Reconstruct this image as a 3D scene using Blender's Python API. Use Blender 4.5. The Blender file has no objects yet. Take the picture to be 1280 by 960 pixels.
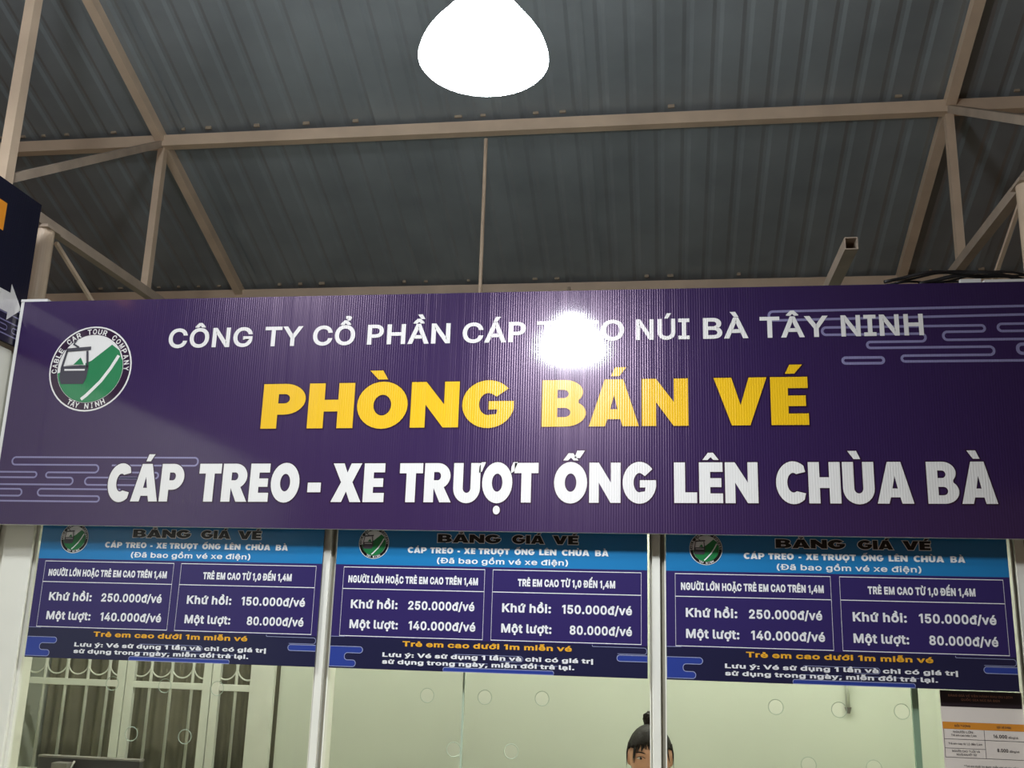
import bpy, bmesh, math, random
from mathutils import Vector, Matrix
from mathutils.geometry import tessellate_polygon
random.seed(7)
S = bpy.context.scene
COL = S.collection
PI = math.pi
# ------------------------------------------------------------------ camera
cd = bpy.data.cameras.new('camera'); cam = bpy.data.objects.new('camera', cd); COL.objects.link(cam)
cd.sensor_width = 36.0; cd.lens = 35.4375; cd.clip_start = 0.05; cd.clip_end = 200
cam.matrix_world = Matrix(((0.98936, 0.006913, 0.145321, 0.0),
                           (0.142471, -0.248314, -0.958145, -3.5),
                           (0.029461, 0.968655, -0.246657, 1.6),
                           (0, 0, 0, 1)))
S.camera = cam
# ------------------------------------------------------------------ world, exposure
W = bpy.data.worlds.new('night'); S.world = W; W.use_nodes = True
bg = W.node_tree.nodes['Background']
bg.inputs[0].default_value = (1.0, 0.58, 0.34, 1); bg.inputs[1].default_value = 0.11
S.view_settings.view_transform = 'Standard'; S.view_settings.look = 'None'
S.view_settings.exposure = 0.0; S.view_settings.gamma = 1.0; S.view_settings.use_curve_mapping = False
LAMP_E = 75.0        # pendant dome emission
LENS_E = 225.0       # open mouth of the pendant, shining down
TUBE_E = 125.0       # office tubes
ROOF = lambda y: 4.455 - 0.395 * y if y > -1.8 else 4.455 + 0.395 * (y + 3.6)   # underside of the roof sheets
RAFT = lambda y: ROOF(y) - 0.03

# ------------------------------------------------------------------ materials
def new_mat(name):
    m = bpy.data.materials.new(name); m.use_nodes = True
    nt = m.node_tree
    return m, nt, nt.nodes['Principled BSDF']
def lin(c):
    return tuple(((v/255)/12.92 if v/255 <= .04045 else ((v/255+.055)/1.055)**2.4) for v in c)
def mat(name, rgb, rough=.5, metal=0.0, spec=.5, noise=0.0, scale=8.0, bump=0.0, bscale=60.0, coat=0.0):
    """rgb is sRGB 0-255; noise varies the colour, bump adds fine relief"""
    m, nt, b = new_mat(name)
    c = lin(rgb) + (1,)
    b.inputs['Base Color'].default_value = c
    b.inputs['Roughness'].default_value = rough; b.inputs['Metallic'].default_value = metal
    b.inputs['Specular IOR Level'].default_value = spec
    b.inputs['Coat Weight'].default_value = coat; b.inputs['Coat Roughness'].default_value = .1
    L = nt.links; N = nt.nodes
    tc = N.new('ShaderNodeTexCoord')
    if noise:
        n = N.new('ShaderNodeTexNoise'); n.inputs['Scale'].default_value = scale; n.inputs['Detail'].default_value = 6
        L.new(tc.outputs['Object'], n.inputs['Vector'])
        r = N.new('ShaderNodeValToRGB')
        r.color_ramp.elements[0].position = .3; r.color_ramp.elements[1].position = .7
        r.color_ramp.elements[0].color = tuple(v*(1-noise) for v in c[:3]) + (1,)
        r.color_ramp.elements[1].color = tuple(min(1, v*(1+noise*.5)) for v in c[:3]) + (1,)
        L.new(n.outputs['Fac'], r.inputs[0]); L.new(r.outputs[0], b.inputs['Base Color'])
    if bump:
        n2 = N.new('ShaderNodeTexNoise'); n2.inputs['Scale'].default_value = bscale; n2.inputs['Detail'].default_value = 4
        L.new(tc.outputs['Object'], n2.inputs['Vector'])
        bp = N.new('ShaderNodeBump'); bp.inputs['Strength'].default_value = bump; bp.inputs['Distance'].default_value = .004
        L.new(n2.outputs['Fac'], bp.inputs['Height']); L.new(bp.outputs[0], b.inputs['Normal'])
    return m
def sign_mat(name, rgb, rough=.31, spec=.5, coat=1.0, crough=.09, ridge=.8, aniso=.55):
    """glossy print film over a sheet with fine vertical flutes"""
    m, nt, b = new_mat(name); N = nt.nodes; L = nt.links
    b.inputs['Base Color'].default_value = lin(rgb) + (1,)
    b.inputs['Roughness'].default_value = rough; b.inputs['Specular IOR Level'].default_value = spec
    b.inputs['Coat Weight'].default_value = coat; b.inputs['Coat Roughness'].default_value = crough
    g = N.new('ShaderNodeNewGeometry'); s = N.new('ShaderNodeSeparateXYZ'); L.new(g.outputs['Position'], s.inputs[0])
    ad = N.new('ShaderNodeMath'); ad.operation = 'ADD'; L.new(s.outputs[0], ad.inputs[0]); L.new(s.outputs[1], ad.inputs[1])
    mu = N.new('ShaderNodeMath'); mu.operation = 'MULTIPLY'; mu.inputs[1].default_value = 2*PI/.0085; L.new(ad.outputs[0], mu.inputs[0])
    si = N.new('ShaderNodeMath'); si.operation = 'SINE'; L.new(mu.outputs[0], si.inputs[0])
    # uneven flute depth: slow noise stretched along the height
    mp = N.new('ShaderNodeMapping'); mp.inputs['Scale'].default_value = (60, 60, 1.2); L.new(g.outputs['Position'], mp.inputs[0])
    no = N.new('ShaderNodeTexNoise'); no.inputs['Scale'].default_value = 1.0; no.inputs['Detail'].default_value = 3; L.new(mp.outputs[0], no.inputs[0])
    m2 = N.new('ShaderNodeMath'); m2.operation = 'MULTIPLY'; L.new(si.outputs[0], m2.inputs[0]); L.new(no.outputs['Fac'], m2.inputs[1])
    a2 = N.new('ShaderNodeMath'); a2.operation = 'ADD'; L.new(m2.outputs[0], a2.inputs[0]); L.new(no.outputs['Fac'], a2.inputs[1])
    bp = N.new('ShaderNodeBump'); bp.inputs['Strength'].default_value = ridge; bp.inputs['Distance'].default_value = .00035
    L.new(a2.outputs[0], bp.inputs['Height'])
    L.new(bp.outputs[0], b.inputs['Normal'])
    b.inputs['Coat IOR'].default_value = 1.62
    b.inputs['Specular Tint'].default_value = (1.0, .74, .92, 1)  # pink put into the highlight colour to imitate the camera halo of the lamp
    b.inputs['Anisotropic'].default_value = aniso
    cx = N.new('ShaderNodeCombineXYZ'); cx.inputs[0].default_value = 0; cx.inputs[2].default_value = 1; L.new(cx.outputs[0], b.inputs['Tangent'])
    bp2 = N.new('ShaderNodeBump'); bp2.inputs['Strength'].default_value = ridge*.1; bp2.inputs['Distance'].default_value = .00035
    L.new(a2.outputs[0], bp2.inputs['Height']); L.new(bp2.outputs[0], b.inputs['Coat Normal'])
    return m
def emis(name, rgb, e):
    m = bpy.data.materials.new(name); m.use_nodes = True; nt = m.node_tree
    nt.nodes.remove(nt.nodes['Principled BSDF'])
    em = nt.nodes.new('ShaderNodeEmission'); em.inputs[0].default_value = tuple(rgb) + (1,); em.inputs[1].default_value = e
    nt.links.new(em.outputs[0], nt.nodes['Material Output'].inputs[0])
    return m
def glass_mat():
    m = bpy.data.materials.new('window glass'); m.use_nodes = True; nt = m.node_tree; N = nt.nodes
    N.remove(N['Principled BSDF'])
    t = N.new('ShaderNodeBsdfTransparent'); t.inputs[0].default_value = (.95, .978, .955, 1)
    g = N.new('ShaderNodeBsdfGlossy'); g.inputs['Roughness'].default_value = .03
    f = N.new('ShaderNodeFresnel'); f.inputs[0].default_value = 1.5
    x = N.new('ShaderNodeMixShader'); nt.links.new(f.outputs[0], x.inputs[0]); nt.links.new(t.outputs[0], x.inputs[1]); nt.links.new(g.outputs[0], x.inputs[2])
    nt.links.new(x.outputs[0], N['Material Output'].inputs[0])
    return m
M = dict(
    steel=mat('painted steel', (216, 192, 166), .45, noise=.12, scale=6, bump=.08),
    steel_grey=mat('grey primed steel', (178, 160, 142), .5, noise=.18, scale=9),
    roof=mat('roof sheet underside', (156, 163, 167), .46, metal=.45, noise=.16, scale=3, bump=.05),
    foam=mat('foam strip', (165, 150, 130), .9),
    wall=mat('white wall paint', (222, 220, 206), .6, noise=.05, scale=3),
    tile=mat('white wall tile', (222, 220, 206), .25, noise=.04, scale=2),
    grout=mat('grout', (160, 157, 145), .9),
    room=mat('pale green wall paint', (203, 209, 193), .7, noise=.05, scale=1.5),
    post=mat('white aluminium', (232, 230, 218), .35, noise=.03, scale=5),
    gasket=mat('grey post channel', (150, 145, 130), .6),
    slot=mat('dark gasket', (70, 68, 60), .8),
    purple=sign_mat('purple sign film', (44, 27, 70)),
    signwhite=sign_mat('white sign film', (222, 220, 216)),
    signyellow=sign_mat('yellow sign film', (226, 180, 24)),
    signcloud=sign_mat('lilac sign film', (128, 124, 160)),
    signgreen=sign_mat('green sign film', (38, 122, 76)),
    signred=sign_mat('dark edge sign film', (38, 16, 44)),
    navy=sign_mat('navy sign film', (15, 18, 40), coat=.5),
    orange=sign_mat('orange sign film', (238, 150, 40), coat=.5),
    edge=mat('white sign edge', (214, 212, 208), .4),
    b_blue=mat('board blue print', (26, 116, 172), .28, coat=.2),
    b_purple=mat('board purple print', (46, 36, 92), .28, coat=.2),
    b_navy=mat('board navy print', (28, 30, 62), .28, coat=.2),
    b_cloud=mat('board cloud blue print', (42, 62, 142), .28, coat=.2),
    b_line=mat('board outline print', (150, 155, 190), .3),
    b_white=mat('board white print', (232, 232, 232), .3),
    b_black=mat('board black print', (14, 12, 14), .3),
    b_orange=mat('board orange print', (232, 170, 50), .3),
    b_green=mat('board green print', (30, 120, 66), .3),
    b_grey=mat('logo grey print', (70, 68, 76), .3),
    glass=glass_mat(),
    rim=mat('ground glass edge', (168, 184, 164), .25),
    gedge=mat('green glass edge', (132, 158, 132), .2),
    gate=mat('cream gate enamel', (212, 215, 202), .4, noise=.06, scale=7),
    dark=mat('dark olive backing', (132, 128, 106), .7, noise=.25, scale=3),
    black=mat('black plastic', (34, 30, 30), .45),
    blackgloss=mat('black rubber cable', (22, 20, 22), .5),
    greyp=mat('grey plastic', (120, 116, 108), .5),
    floor=mat('grey concrete floor', (120, 114, 104), .55, noise=.2, scale=2, bump=.2),
    counter=mat('pale stone counter', (205, 203, 192), .3, noise=.15, scale=12),
    paper=mat('notice paper', (226, 216, 206), .6),
    p_dark=mat('notice dark print', (38, 26, 34), .5),
    p_orange=mat('notice orange print', (214, 140, 48), .5),
    p_gold=mat('notice gold print', (170, 120, 96), .5),
    p_text=mat('notice text print', (62, 56, 60), .5),
    skin=mat('skin', (206, 152, 122), .5, noise=.05, scale=20),
    hair=mat('dark hair', (24, 20, 17), .6, spec=.25, noise=.3, scale=60, bump=.4, bscale=150),
    eye=mat('eye white', (225, 218, 210), .2),
    iris=mat('dark iris', (40, 26, 20), .15),
    lip=mat('lips', (176, 92, 86), .4),
    shirt=mat('navy polo cloth', (40, 52, 96), .8, bump=.2, bscale=200),
    trouser=mat('dark trouser cloth', (36, 36, 42), .85),
    lamp=emis('lit lamp dome', (.90, .95, 1.0), LAMP_E),
    lens=emis('lit lamp lens', (.90, .95, 1.0), LENS_E),
    lampcap=mat('lamp cap', (225, 225, 225), .4),
    tube=emis('lit tube', (1.0, .985, .92), TUBE_E),
)
# ------------------------------------------------------------------ helpers
def link(name, me, m=None, parent=None):
    o = bpy.data.objects.new(name, me); COL.objects.link(o)
    if m is not None:
        for k in (m if isinstance(m, (list, tuple)) else [m]): me.materials.append(k)
    if parent is not None: o.parent = parent
    return o
def obj(name, bm, m, parent=None, smooth=False):
    me = bpy.data.meshes.new(name)
    flat = None       # flat print faces the viewer's side of its panel
    if len(bm.verts) and len(bm.faces):
        co = [v.co for v in bm.verts]
        if max(c.y for c in co)-min(c.y for c in co) < 2e-4: flat = Vector((0, -1, 0))
        elif max(c.x for c in co)-min(c.x for c in co) < 2e-4: flat = Vector((1, 0, 0))
    if flat is None: bmesh.ops.recalc_face_normals(bm, faces=bm.faces)
    else:
        bmesh.ops.triangulate(bm, faces=bm.faces[:]); bm.normal_update()
        for f in bm.faces:
            if f.normal.dot(flat) < 0: f.normal_flip()
    bm.to_mesh(me); bm.free()
    if smooth:
        for p in me.polygons: p.use_smooth = True
    o = link(name, me, m, parent)
    if parent is not None and parent.type == 'EMPTY': pass
    return o
def thing(name, label, cat, loc=(0, 0, 0), group=None):
    o = bpy.data.objects.new(name, None); COL.objects.link(o); o.location = loc; o.empty_display_size = .1
    o['label'] = label; o['category'] = cat
    if group: o['group'] = group
    return o
def tag(o, label, cat, group=None):
    o['label'] = label; o['category'] = cat
    if group: o['group'] = group
    return o
def struct(o, label=None):
    o['kind'] = 'structure'
    if label: o['label'] = label
    return o
def sempty(name, label):
    o = bpy.data.objects.new(name, None); COL.objects.link(o); return struct(o, label)
def box(bm, x0, x1, y0, y1, z0, z1, bev=0):
    r = bmesh.ops.create_cube(bm, size=1, matrix=Matrix.Translation(((x0+x1)/2, (y0+y1)/2, (z0+z1)/2)) @ Matrix.Diagonal((x1-x0, y1-y0, z1-z0, 1)))
    if bev:
        es = {e for v in r['verts'] for e in v.link_edges}
        bmesh.ops.bevel(bm, geom=list(es), offset=bev, segments=2, affect='EDGES', profile=.5)
    return bm
def B(*a, **k): return box(bmesh.new(), *a, **k)
def frame_of(a, b):
    a, b = Vector(a), Vector(b); d = (b-a).normalized()
    up = Vector((1, 0, 0)) if abs(d.x) < .9 else Vector((0, 0, 1))
    s = d.cross(up).normalized(); t = s.cross(d).normalized()
    return a, b, s, t
def beam(bm, a, b, w, h, hollow=0):
    """rectangular tube from a to b; w along the side vector, h along x (or z for members that run along x)"""
    a, b, s, t = frame_of(a, b)
    def ring(p, w, h): return [bm.verts.new(p + s*w/2*i + t*h/2*j) for i, j in ((-1, -1), (1, -1), (1, 1), (-1, 1))]
    A = ring(a, w, h); Bv = ring(b, w, h)
    for i in range(4): bm.faces.new((A[i], A[(i+1) % 4], Bv[(i+1) % 4], Bv[i]))
    if not hollow:
        bm.faces.new(A); bm.faces.new(Bv)
    else:
        C = ring(a, w-hollow, h-hollow); D = ring(b, w-hollow, h-hollow)
        for i in range(4):
            j = (i+1) % 4
            bm.faces.new((C[i], C[j], D[j], D[i])); bm.faces.new((A[i], A[j], C[j], C[i])); bm.faces.new((Bv[i], Bv[j], D[j], D[i]))
    return bm
def tube(bm, pts, r, n=10, cap=True):
    pts = [Vector(p) for p in pts]; rings = []
    prev = None
    for i, p in enumerate(pts):
        d = (pts[min(i+1, len(pts)-1)] - pts[max(i-1, 0)]).normalized()
        if prev is None:
            up = Vector((0, 0, 1)) if abs(d.z) < .9 else Vector((1, 0, 0)); s = d.cross(up).normalized()
        else:
            s = (prev - d*prev.dot(d)).normalized()
        prev = s; t = d.cross(s)
        rr = r[i] if isinstance(r, (list, tuple)) else r
        rings.append([bm.verts.new(p + (s*math.cos(2*PI*k/n) + t*math.sin(2*PI*k/n))*rr) for k in range(n)])
    for a, b in zip(rings, rings[1:]):
        for k in range(n): bm.faces.new((a[k], a[(k+1) % n], b[(k+1) % n], b[k]))
    if cap: bm.faces.new(rings[0]); bm.faces.new(rings[-1])
    return bm
def lathe(bm, prof, c=(0, 0, 0), n=48, close=False):
    rings = []
    for r, z in prof:
        rings.append([bm.verts.new((c[0]+r*math.cos(2*PI*k/n), c[1]+r*math.sin(2*PI*k/n), c[2]+z)) for k in range(n)])
    for a, b in zip(rings, rings[1:]):
        for k in range(n): bm.faces.new((a[k], a[(k+1) % n], b[(k+1) % n], b[k]))
    if close: bm.faces.new(rings[0]); bm.faces.new(rings[-1])
    return bm
def ring_y(bm, cx, cz, y, R, r, n=28, m=6, a0=0, a1=2*PI):
    """torus standing in the x-z plane"""
    full = abs(a1-a0-2*PI) < 1e-6
    k = n if full else n+1; rs = []
    for i in range(k):
        a = a0+(a1-a0)*i/n
        rs.append([bm.verts.new((cx+(R+r*math.cos(2*PI*j/m))*math.cos(a), y+r*math.sin(2*PI*j/m), cz+(R+r*math.cos(2*PI*j/m))*math.sin(a))) for j in range(m)])
    for i in range(n):
        a, b = rs[i], rs[(i+1) % k]
        for j in range(m): bm.faces.new((a[j], a[(j+1) % m], b[(j+1) % m], b[j]))
    return bm
# flat print: polygons in 2D (u, v) put on the plane y = Y (u -> x, v -> z), or through any mapping function
def fill(bm, loops, fn):
    tris = tessellate_polygon([[Vector((p[0], p[1], 0)) for p in l] for l in loops])
    flat = [p for l in loops for p in l]
    vs = [bm.verts.new(fn(*p)) for p in flat]
    for t in tris:
        try: bm.faces.new([vs[i] for i in t])
        except ValueError: pass
    return bm
def plane_y(Y): return lambda u, v: (u, Y, v)
def offset_loop(l, d):
    n = len(l); area = sum(l[i][0]*l[(i+1) % n][1]-l[(i+1) % n][0]*l[i][1] for i in range(n))
    sg = 1 if area > 0 else -1; out = []
    for i in range(n):
        p0, p1, p2 = Vector(l[i-1]), Vector(l[i]), Vector(l[(i+1) % n])
        e1 = (p1-p0); e2 = (p2-p1)
        if e1.length < 1e-9 or e2.length < 1e-9: out.append(tuple(p1)); continue
        e1.normalize(); e2.normalize()
        n1 = Vector((e1.y, -e1.x))*sg; n2 = Vector((e2.y, -e2.x))*sg
        b = n1+n2; q = max(b.dot(n1), .45)
        out.append(tuple(p1 + b*(d/q)))
    return out
def round_path(pts, r, seg=8):
    """round the inner corners of an open polyline"""
    out = [Vector(pts[0])]
    for i in range(1, len(pts)-1):
        p0, p1, p2 = Vector(pts[i-1]), Vector(pts[i]), Vector(pts[i+1])
        d0 = (p0-p1); d2 = (p2-p1)
        rr = min(r, d0.length*.499, d2.length*.499); d0.normalize(); d2.normalize()
        c = p1+d0*rr+d2*rr
        for k in range(seg+1):
            a = PI/2*k/seg
            out.append(c - d2*rr*math.cos(a) - d0*rr*math.sin(a))
    out.append(Vector(pts[-1]))
    res = [out[0]]
    for p in out[1:]:
        if (p-res[-1]).length > 1e-6: res.append(p)
    return res
def ribbon(bm, pts, w, fn, closed=False):
    n = len(pts); L = []; Rr = []
    for i, p in enumerate(pts):
        a = pts[i-1] if (i > 0 or closed) else p; b = pts[(i+1) % n] if (i < n-1 or closed) else p
        d = (b-a).normalized(); nn = Vector((-d.y, d.x))*w/2
        L.append(bm.verts.new(fn(*(p+nn)))); Rr.append(bm.verts.new(fn(*(p-nn))))
    for i in range(n if closed else n-1):
        j = (i+1) % n
        bm.faces.new((L[i], L[j], Rr[j], Rr[i]))
    return bm
def stadium(x0, x1, z0, z1, seg=10):
    r = (z1-z0)/2; cz = (z0+z1)/2
    return [Vector((x1-r+r*math.cos(a), cz+r*math.sin(a))) for a in [-PI/2+PI*k/seg for k in range(seg+1)]] + \
           [Vector((x0+r+r*math.cos(a), cz+r*math.sin(a))) for a in [PI/2+PI*k/seg for k in range(seg+1)]]
# ---- heavy display lettering: polygons on a cap height of 1
def arc(cx, cy, rx, ry, a0, a1, n=14, pw=1.0):
    return [(cx+rx*math.copysign(abs(math.cos(a))**pw, math.cos(a)), cy+ry*math.copysign(abs(math.sin(a))**pw, math.sin(a)))
            for a in [math.radians(a0+(a1-a0)*k/n) for k in range(n+1)]]
def heavy(ch, t=.30):
    """-> (list of [outer, holes...], width)"""
    h = .235
    if ch == 'H': return [[[(0, 0), (t, 0), (t, .37), (.56, .37), (.56, 0), (.56+t, 0), (.56+t, 1), (.56, 1), (.56, .63), (t, .63), (t, 1), (0, 1)]]], .56+t
    if ch == 'N': return [[[(0, 0), (.27, 0), (.27, .50), (.60, 0), (.88, 0), (.88, 1), (.61, 1), (.61, .50), (.27, 1), (0, 1)]]], .88
    if ch == 'L': return [[[(0, 0), (.62, 0), (.62, .26), (t, .26), (t, 1), (0, 1)]]], .62
    if ch == 'E': return [[[(0, 0), (.64, 0), (.64, h), (t, h), (t, .39), (.60, .39), (.60, .61), (t, .61), (t, 1-h), (.64, 1-h), (.64, 1), (0, 1)]]], .64
    if ch == 'T': return [[[(.22, 0), (.22+t, 0), (.22+t, .74), (.74, .74), (.74, 1), (0, 1), (0, .74), (.22, .74)]]], .74
    if ch == 'I': return [[[(0, 0), (t, 0), (t, 1), (0, 1)]]], t
    if ch == '-': return [[[(0, .25), (.36, .25), (.36, .50), (0, .50)]]], .36
    if ch == 'V': return [[[(.30, 0), (.62, 0), (.92, 1), (.61, 1), (.46, .42), (.31, 1), (0, 1)]]], .92
    if ch == 'A': return [[[(0, 0), (.31, 0), (.355, .15), (.605, .15), (.65, 0), (.96, 0), (.66, 1), (.30, 1)], [(.41, .36), (.55, .36), (.48, .66)]]], .96
    if ch == 'X': return [[[(0, 0), (.33, 0), (.46, .27), (.59, 0), (.93, 0), (.64, .51), (.91, 1), (.58, 1), (.47, .76), (.36, 1), (.02, 1), (.29, .51)]]], .93
    if ch == 'M': return [[[(0, 0), (.25, 0), (.25, .5), (.42, 0), (.60, 0), (.77, .5), (.77, 0), (1.02, 0), (1.02, 1), (.68, 1), (.51, .48), (.34, 1), (0, 1)]]], 1.02
    if ch == 'U': return [[[(0, 1)] + [(0, .36)] + arc(.42, .36, .42, .38, 180, 360) + [(.84, 1), (.84-t, 1)] + arc(.42, .36, .12, .12, 360, 180) + [(t, 1)]]], .84
    if ch == 'O': return [[arc(.47, .5, .47, .52, 0, 360, 32)[:-1], arc(.47, .5, .165, .23, 0, 360, 24)[:-1]]], .94
    if ch == 'C':
        o = arc(.47, .5, .47, .52, 52, 308, 26); i = arc(.47, .5, .165, .24, 300, 60, 18)
        return [[[*o, (.80, .24), *i, (.80, .76)]]], .82
    if ch == 'G':
        o = arc(.47, .5, .47, .52, 40, 350, 28); i = arc(.47, .5, .165, .24, 300, 60, 18)
        return [[[*o, (.93, .56), (.48, .56), (.48, .38), (.64, .38), (.62, .28), *i[1:], (.62, .66)]]], .94
    if ch in 'PR':
        o = [(0, 0), (t, 0), (t, .31)] + ([(.36, .31)] if ch == 'P' else []) 
        bowl = arc(.42, .655, .40, .345, -90, 90, 16)
        hole = [(t, .56), (.40, .56)] + arc(.42, .665, .10, .105, -90, 90, 8) + [(t, .77)]
        if ch == 'P': return [[[(0, 0), (t, 0), (t, .31)] + bowl + [(0, 1)], hole]], .82
        bowl = arc(.42, .67, .40, .33, -60, 90, 14)
        return [[[(0, 0), (t, 0), (t, .36), (.50, 0), (.86, 0)] + bowl + [(0, 1)], hole]], .86
    if ch == 'B':
        o = [(0, 0), (.46, 0)] + arc(.46, .285, .40, .285, -90, 50, 12) + arc(.44, .735, .36, .265, -40, 90, 12) + [(0, 1)]
        h1 = [(t, .20)] + arc(.44, .30, .12, .10, -90, 90, 8) + [(t, .40)]
        h2 = [(t, .61)] + arc(.42, .70, .10, .09, -90, 90, 8) + [(t, .79)]
        return [[o, h1, h2]], .86
    raise KeyError(ch)
BASE = {'Ò': 'O`', 'Á': "A'", 'É': "E'", 'Ấ': "A^'", 'Ố': "O^'", 'Ê': 'E^', 'Ù': 'U`', 'À': 'A`', 'Ư': 'U(', 'Ợ': 'O(.', 'Ả': 'A?'}
def marks(s, w):
    out = []; c = w/2
    for m in s:
        if m == "'": q = .16 if '^' in s else 0; out.append([[(c-.06+q, 1.07+q*.3), (c+.10+q, 1.07+q*.3), (c+.24+q, 1.26+q*.3), (c+.02+q, 1.26+q*.3)]])
        if m == '`': out.append([[(c-.10, 1.07), (c+.08, 1.07), (c-.02, 1.27), (c-.26, 1.27)]])
        if m == '^': out.append([[(c-.22, 1.06), (c-.08, 1.06), (c, 1.13), (c+.08, 1.06), (c+.22, 1.06), (c+.07, 1.24), (c-.07, 1.24)]])
        if m == '.': out.append([arc(c, -.19, .11, .11, 0, 360, 16)[:-1]])
        if m == '(': out.append([[(w-.05, .74), (w+.04, .78), (w+.16, 1.02), (w+.02, 1.02), (w-.04, .90)]])
        if m == '?': out.append([[(c-.04, 1.05), (c+.06, 1.05), (c+.06, 1.12), (c+.15, 1.18), (c+.12, 1.27), (c-.10, 1.27), (c-.10, 1.21), (c+.02, 1.21), (c+.03, 1.17), (c-.04, 1.13)]])
    return out
def heavy_word(bm, word, x0, x1, z0, cap, fn, off=0.0, gap=.045, z1=None):
    """lettering between x0 and x1, base line z0 (at x1: z1), given cap height"""
    comps = []; x = 0
    for ch in word:
        if ch == ' ': x += .34; continue
        d = BASE.get(ch, ch); g, w = heavy(d[0])
        for c in g + marks(d[1:], w): comps.append([[(p[0]+x, p[1]) for p in l] for l in c])
        x += w+gap
    x -= gap; kx = (x1-x0)/x; z1 = z0 if z1 is None else z1
    for c in comps:
        loops = [[(x0+p[0]*kx, z0+(z1-z0)*p[0]/x+p[1]*cap) for p in l] for l in c]
        if off:
            loops = [offset_loop(loops[0], off)] + [offset_loop(l, -off) for l in loops[1:]]
        fill(bm, loops, fn)
    return bm
def _inside(p, l):
    c = False; x, y = p
    for k in range(len(l)):
        (x0, y0), (x1, y1) = l[k-1], l[k]
        if (y0 > y) != (y1 > y) and x < (x1-x0)*(y-y0)/(y1-y0)+x0: c = not c
    return c
def _area(l): return sum(l[i-1][0]*l[i][1]-l[i][0]*l[i-1][1] for i in range(len(l)))
GLYPH = {}
def load_glyphs(table):
    for row in table.strip('\n').split('\n'):
        ch, adv, body = row[0], *row[2:].split(' ', 1)
        loops = []
        for l in body.split(';'):
            v = [int(q) for q in l.split(',')]
            loops.append([(v[k], v[k+1]) for k in range(0, len(v), 2)])
        big = max(loops, key=lambda l: abs(_area(l))); sg = _area(big) > 0
        outer = [[l] for l in loops if (_area(l) > 0) == sg]
        for h in loops:
            if (_area(h) > 0) != sg:
                c = [o for o in outer if _inside(h[0], o[0])]
                (c[0] if c else outer[0]).append(h)
        GLYPH[ch] = (int(adv), outer)
def type_line(bm, s, x0, x1, z0, cap, fn, off=.02, z1=None, slant=0):
    """regular type fitted between x0 and x1; off thickens the strokes"""
    comps = []; x = 0; d = off*750
    for ch in s:
        if ch == ' ': x += 190; continue
        adv, g = GLYPH[ch]
        for c in g: comps.append([[(px+x, py) for px, py in l] for l in c])
        x += adv + d*1.2
    a = min(p[0] for c in comps for p in c[0])-d; b = max(p[0] for c in comps for p in c[0])+d; z1 = z0 if z1 is None else z1
    k = cap/(509+2*d)
    o_ = Vector(fn(0, 0)); back = (Vector(fn(1, 0))-o_).cross(Vector(fn(0, 1))-o_)*.0001
    T = lambda p: (x0+(x1-x0)*(p[0]-a)/(b-a)+slant*p[1]*k, z0+(z1-z0)*(p[0]-a)/(b-a)+(p[1]+d)*k)
    for c in comps:
        lift = -back*.4*(len(bm.verts) % 7)/7
        fill(bm, [[T(p) for p in l] for l in c], lambda u, v: Vector(fn(u, v))+lift)
        if d < 1: continue
        for l in c:      # a stroke round each outline thickens it
            n = len(l); V = [Vector(q) for q in l]
            inn, out = [], []
            for i in range(n):
                e1 = (V[i]-V[i-1]); e2 = (V[(i+1) % n]-V[i])
                if e1.length < 1e-6: e1 = e2
                if e2.length < 1e-6: e2 = e1
                e1.normalize(); e2.normalize(); q = Vector((e1.y, -e1.x))+Vector((e2.y, -e2.x))
                q = q*(d/max(q.dot(Vector((e1.y, -e1.x))), .5)) if q.length > 1e-6 else Vector((0, 0))
                inn.append(bm.verts.new(Vector(fn(*T(V[i]-q)))-back)); out.append(bm.verts.new(Vector(fn(*T(V[i]+q)))-back))
            for i in range(n):
                j = (i+1) % n; bm.faces.new((inn[i], inn[j], out[j], out[i]))
    return bm
def arc_type(bm, s, cx, cz, r, size, a0, a1, fn, off=.03, inward=False):
    """letters round a circle from angle a0 to a1 (degrees)"""
    n = len(s)
    for i, ch in enumerate(s):
        if ch == ' ': continue
        a = math.radians(a0+(a1-a0)*(i+.5)/n)
        px, pz = cx+r*math.cos(a), cz+r*math.sin(a)
        rot = a-PI/2 if not inward else a+PI/2
        def f2(u, v, px=px, pz=pz, rot=rot):
            return fn(px+u*math.cos(rot)-v*math.sin(rot), pz+u*math.sin(rot)+v*math.cos(rot))
        w = size*(.30 if ch in 'I' else .78)
        type_line(bm, ch, -w/2, w/2, -size/2, size, f2, off)
    return bm

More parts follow.
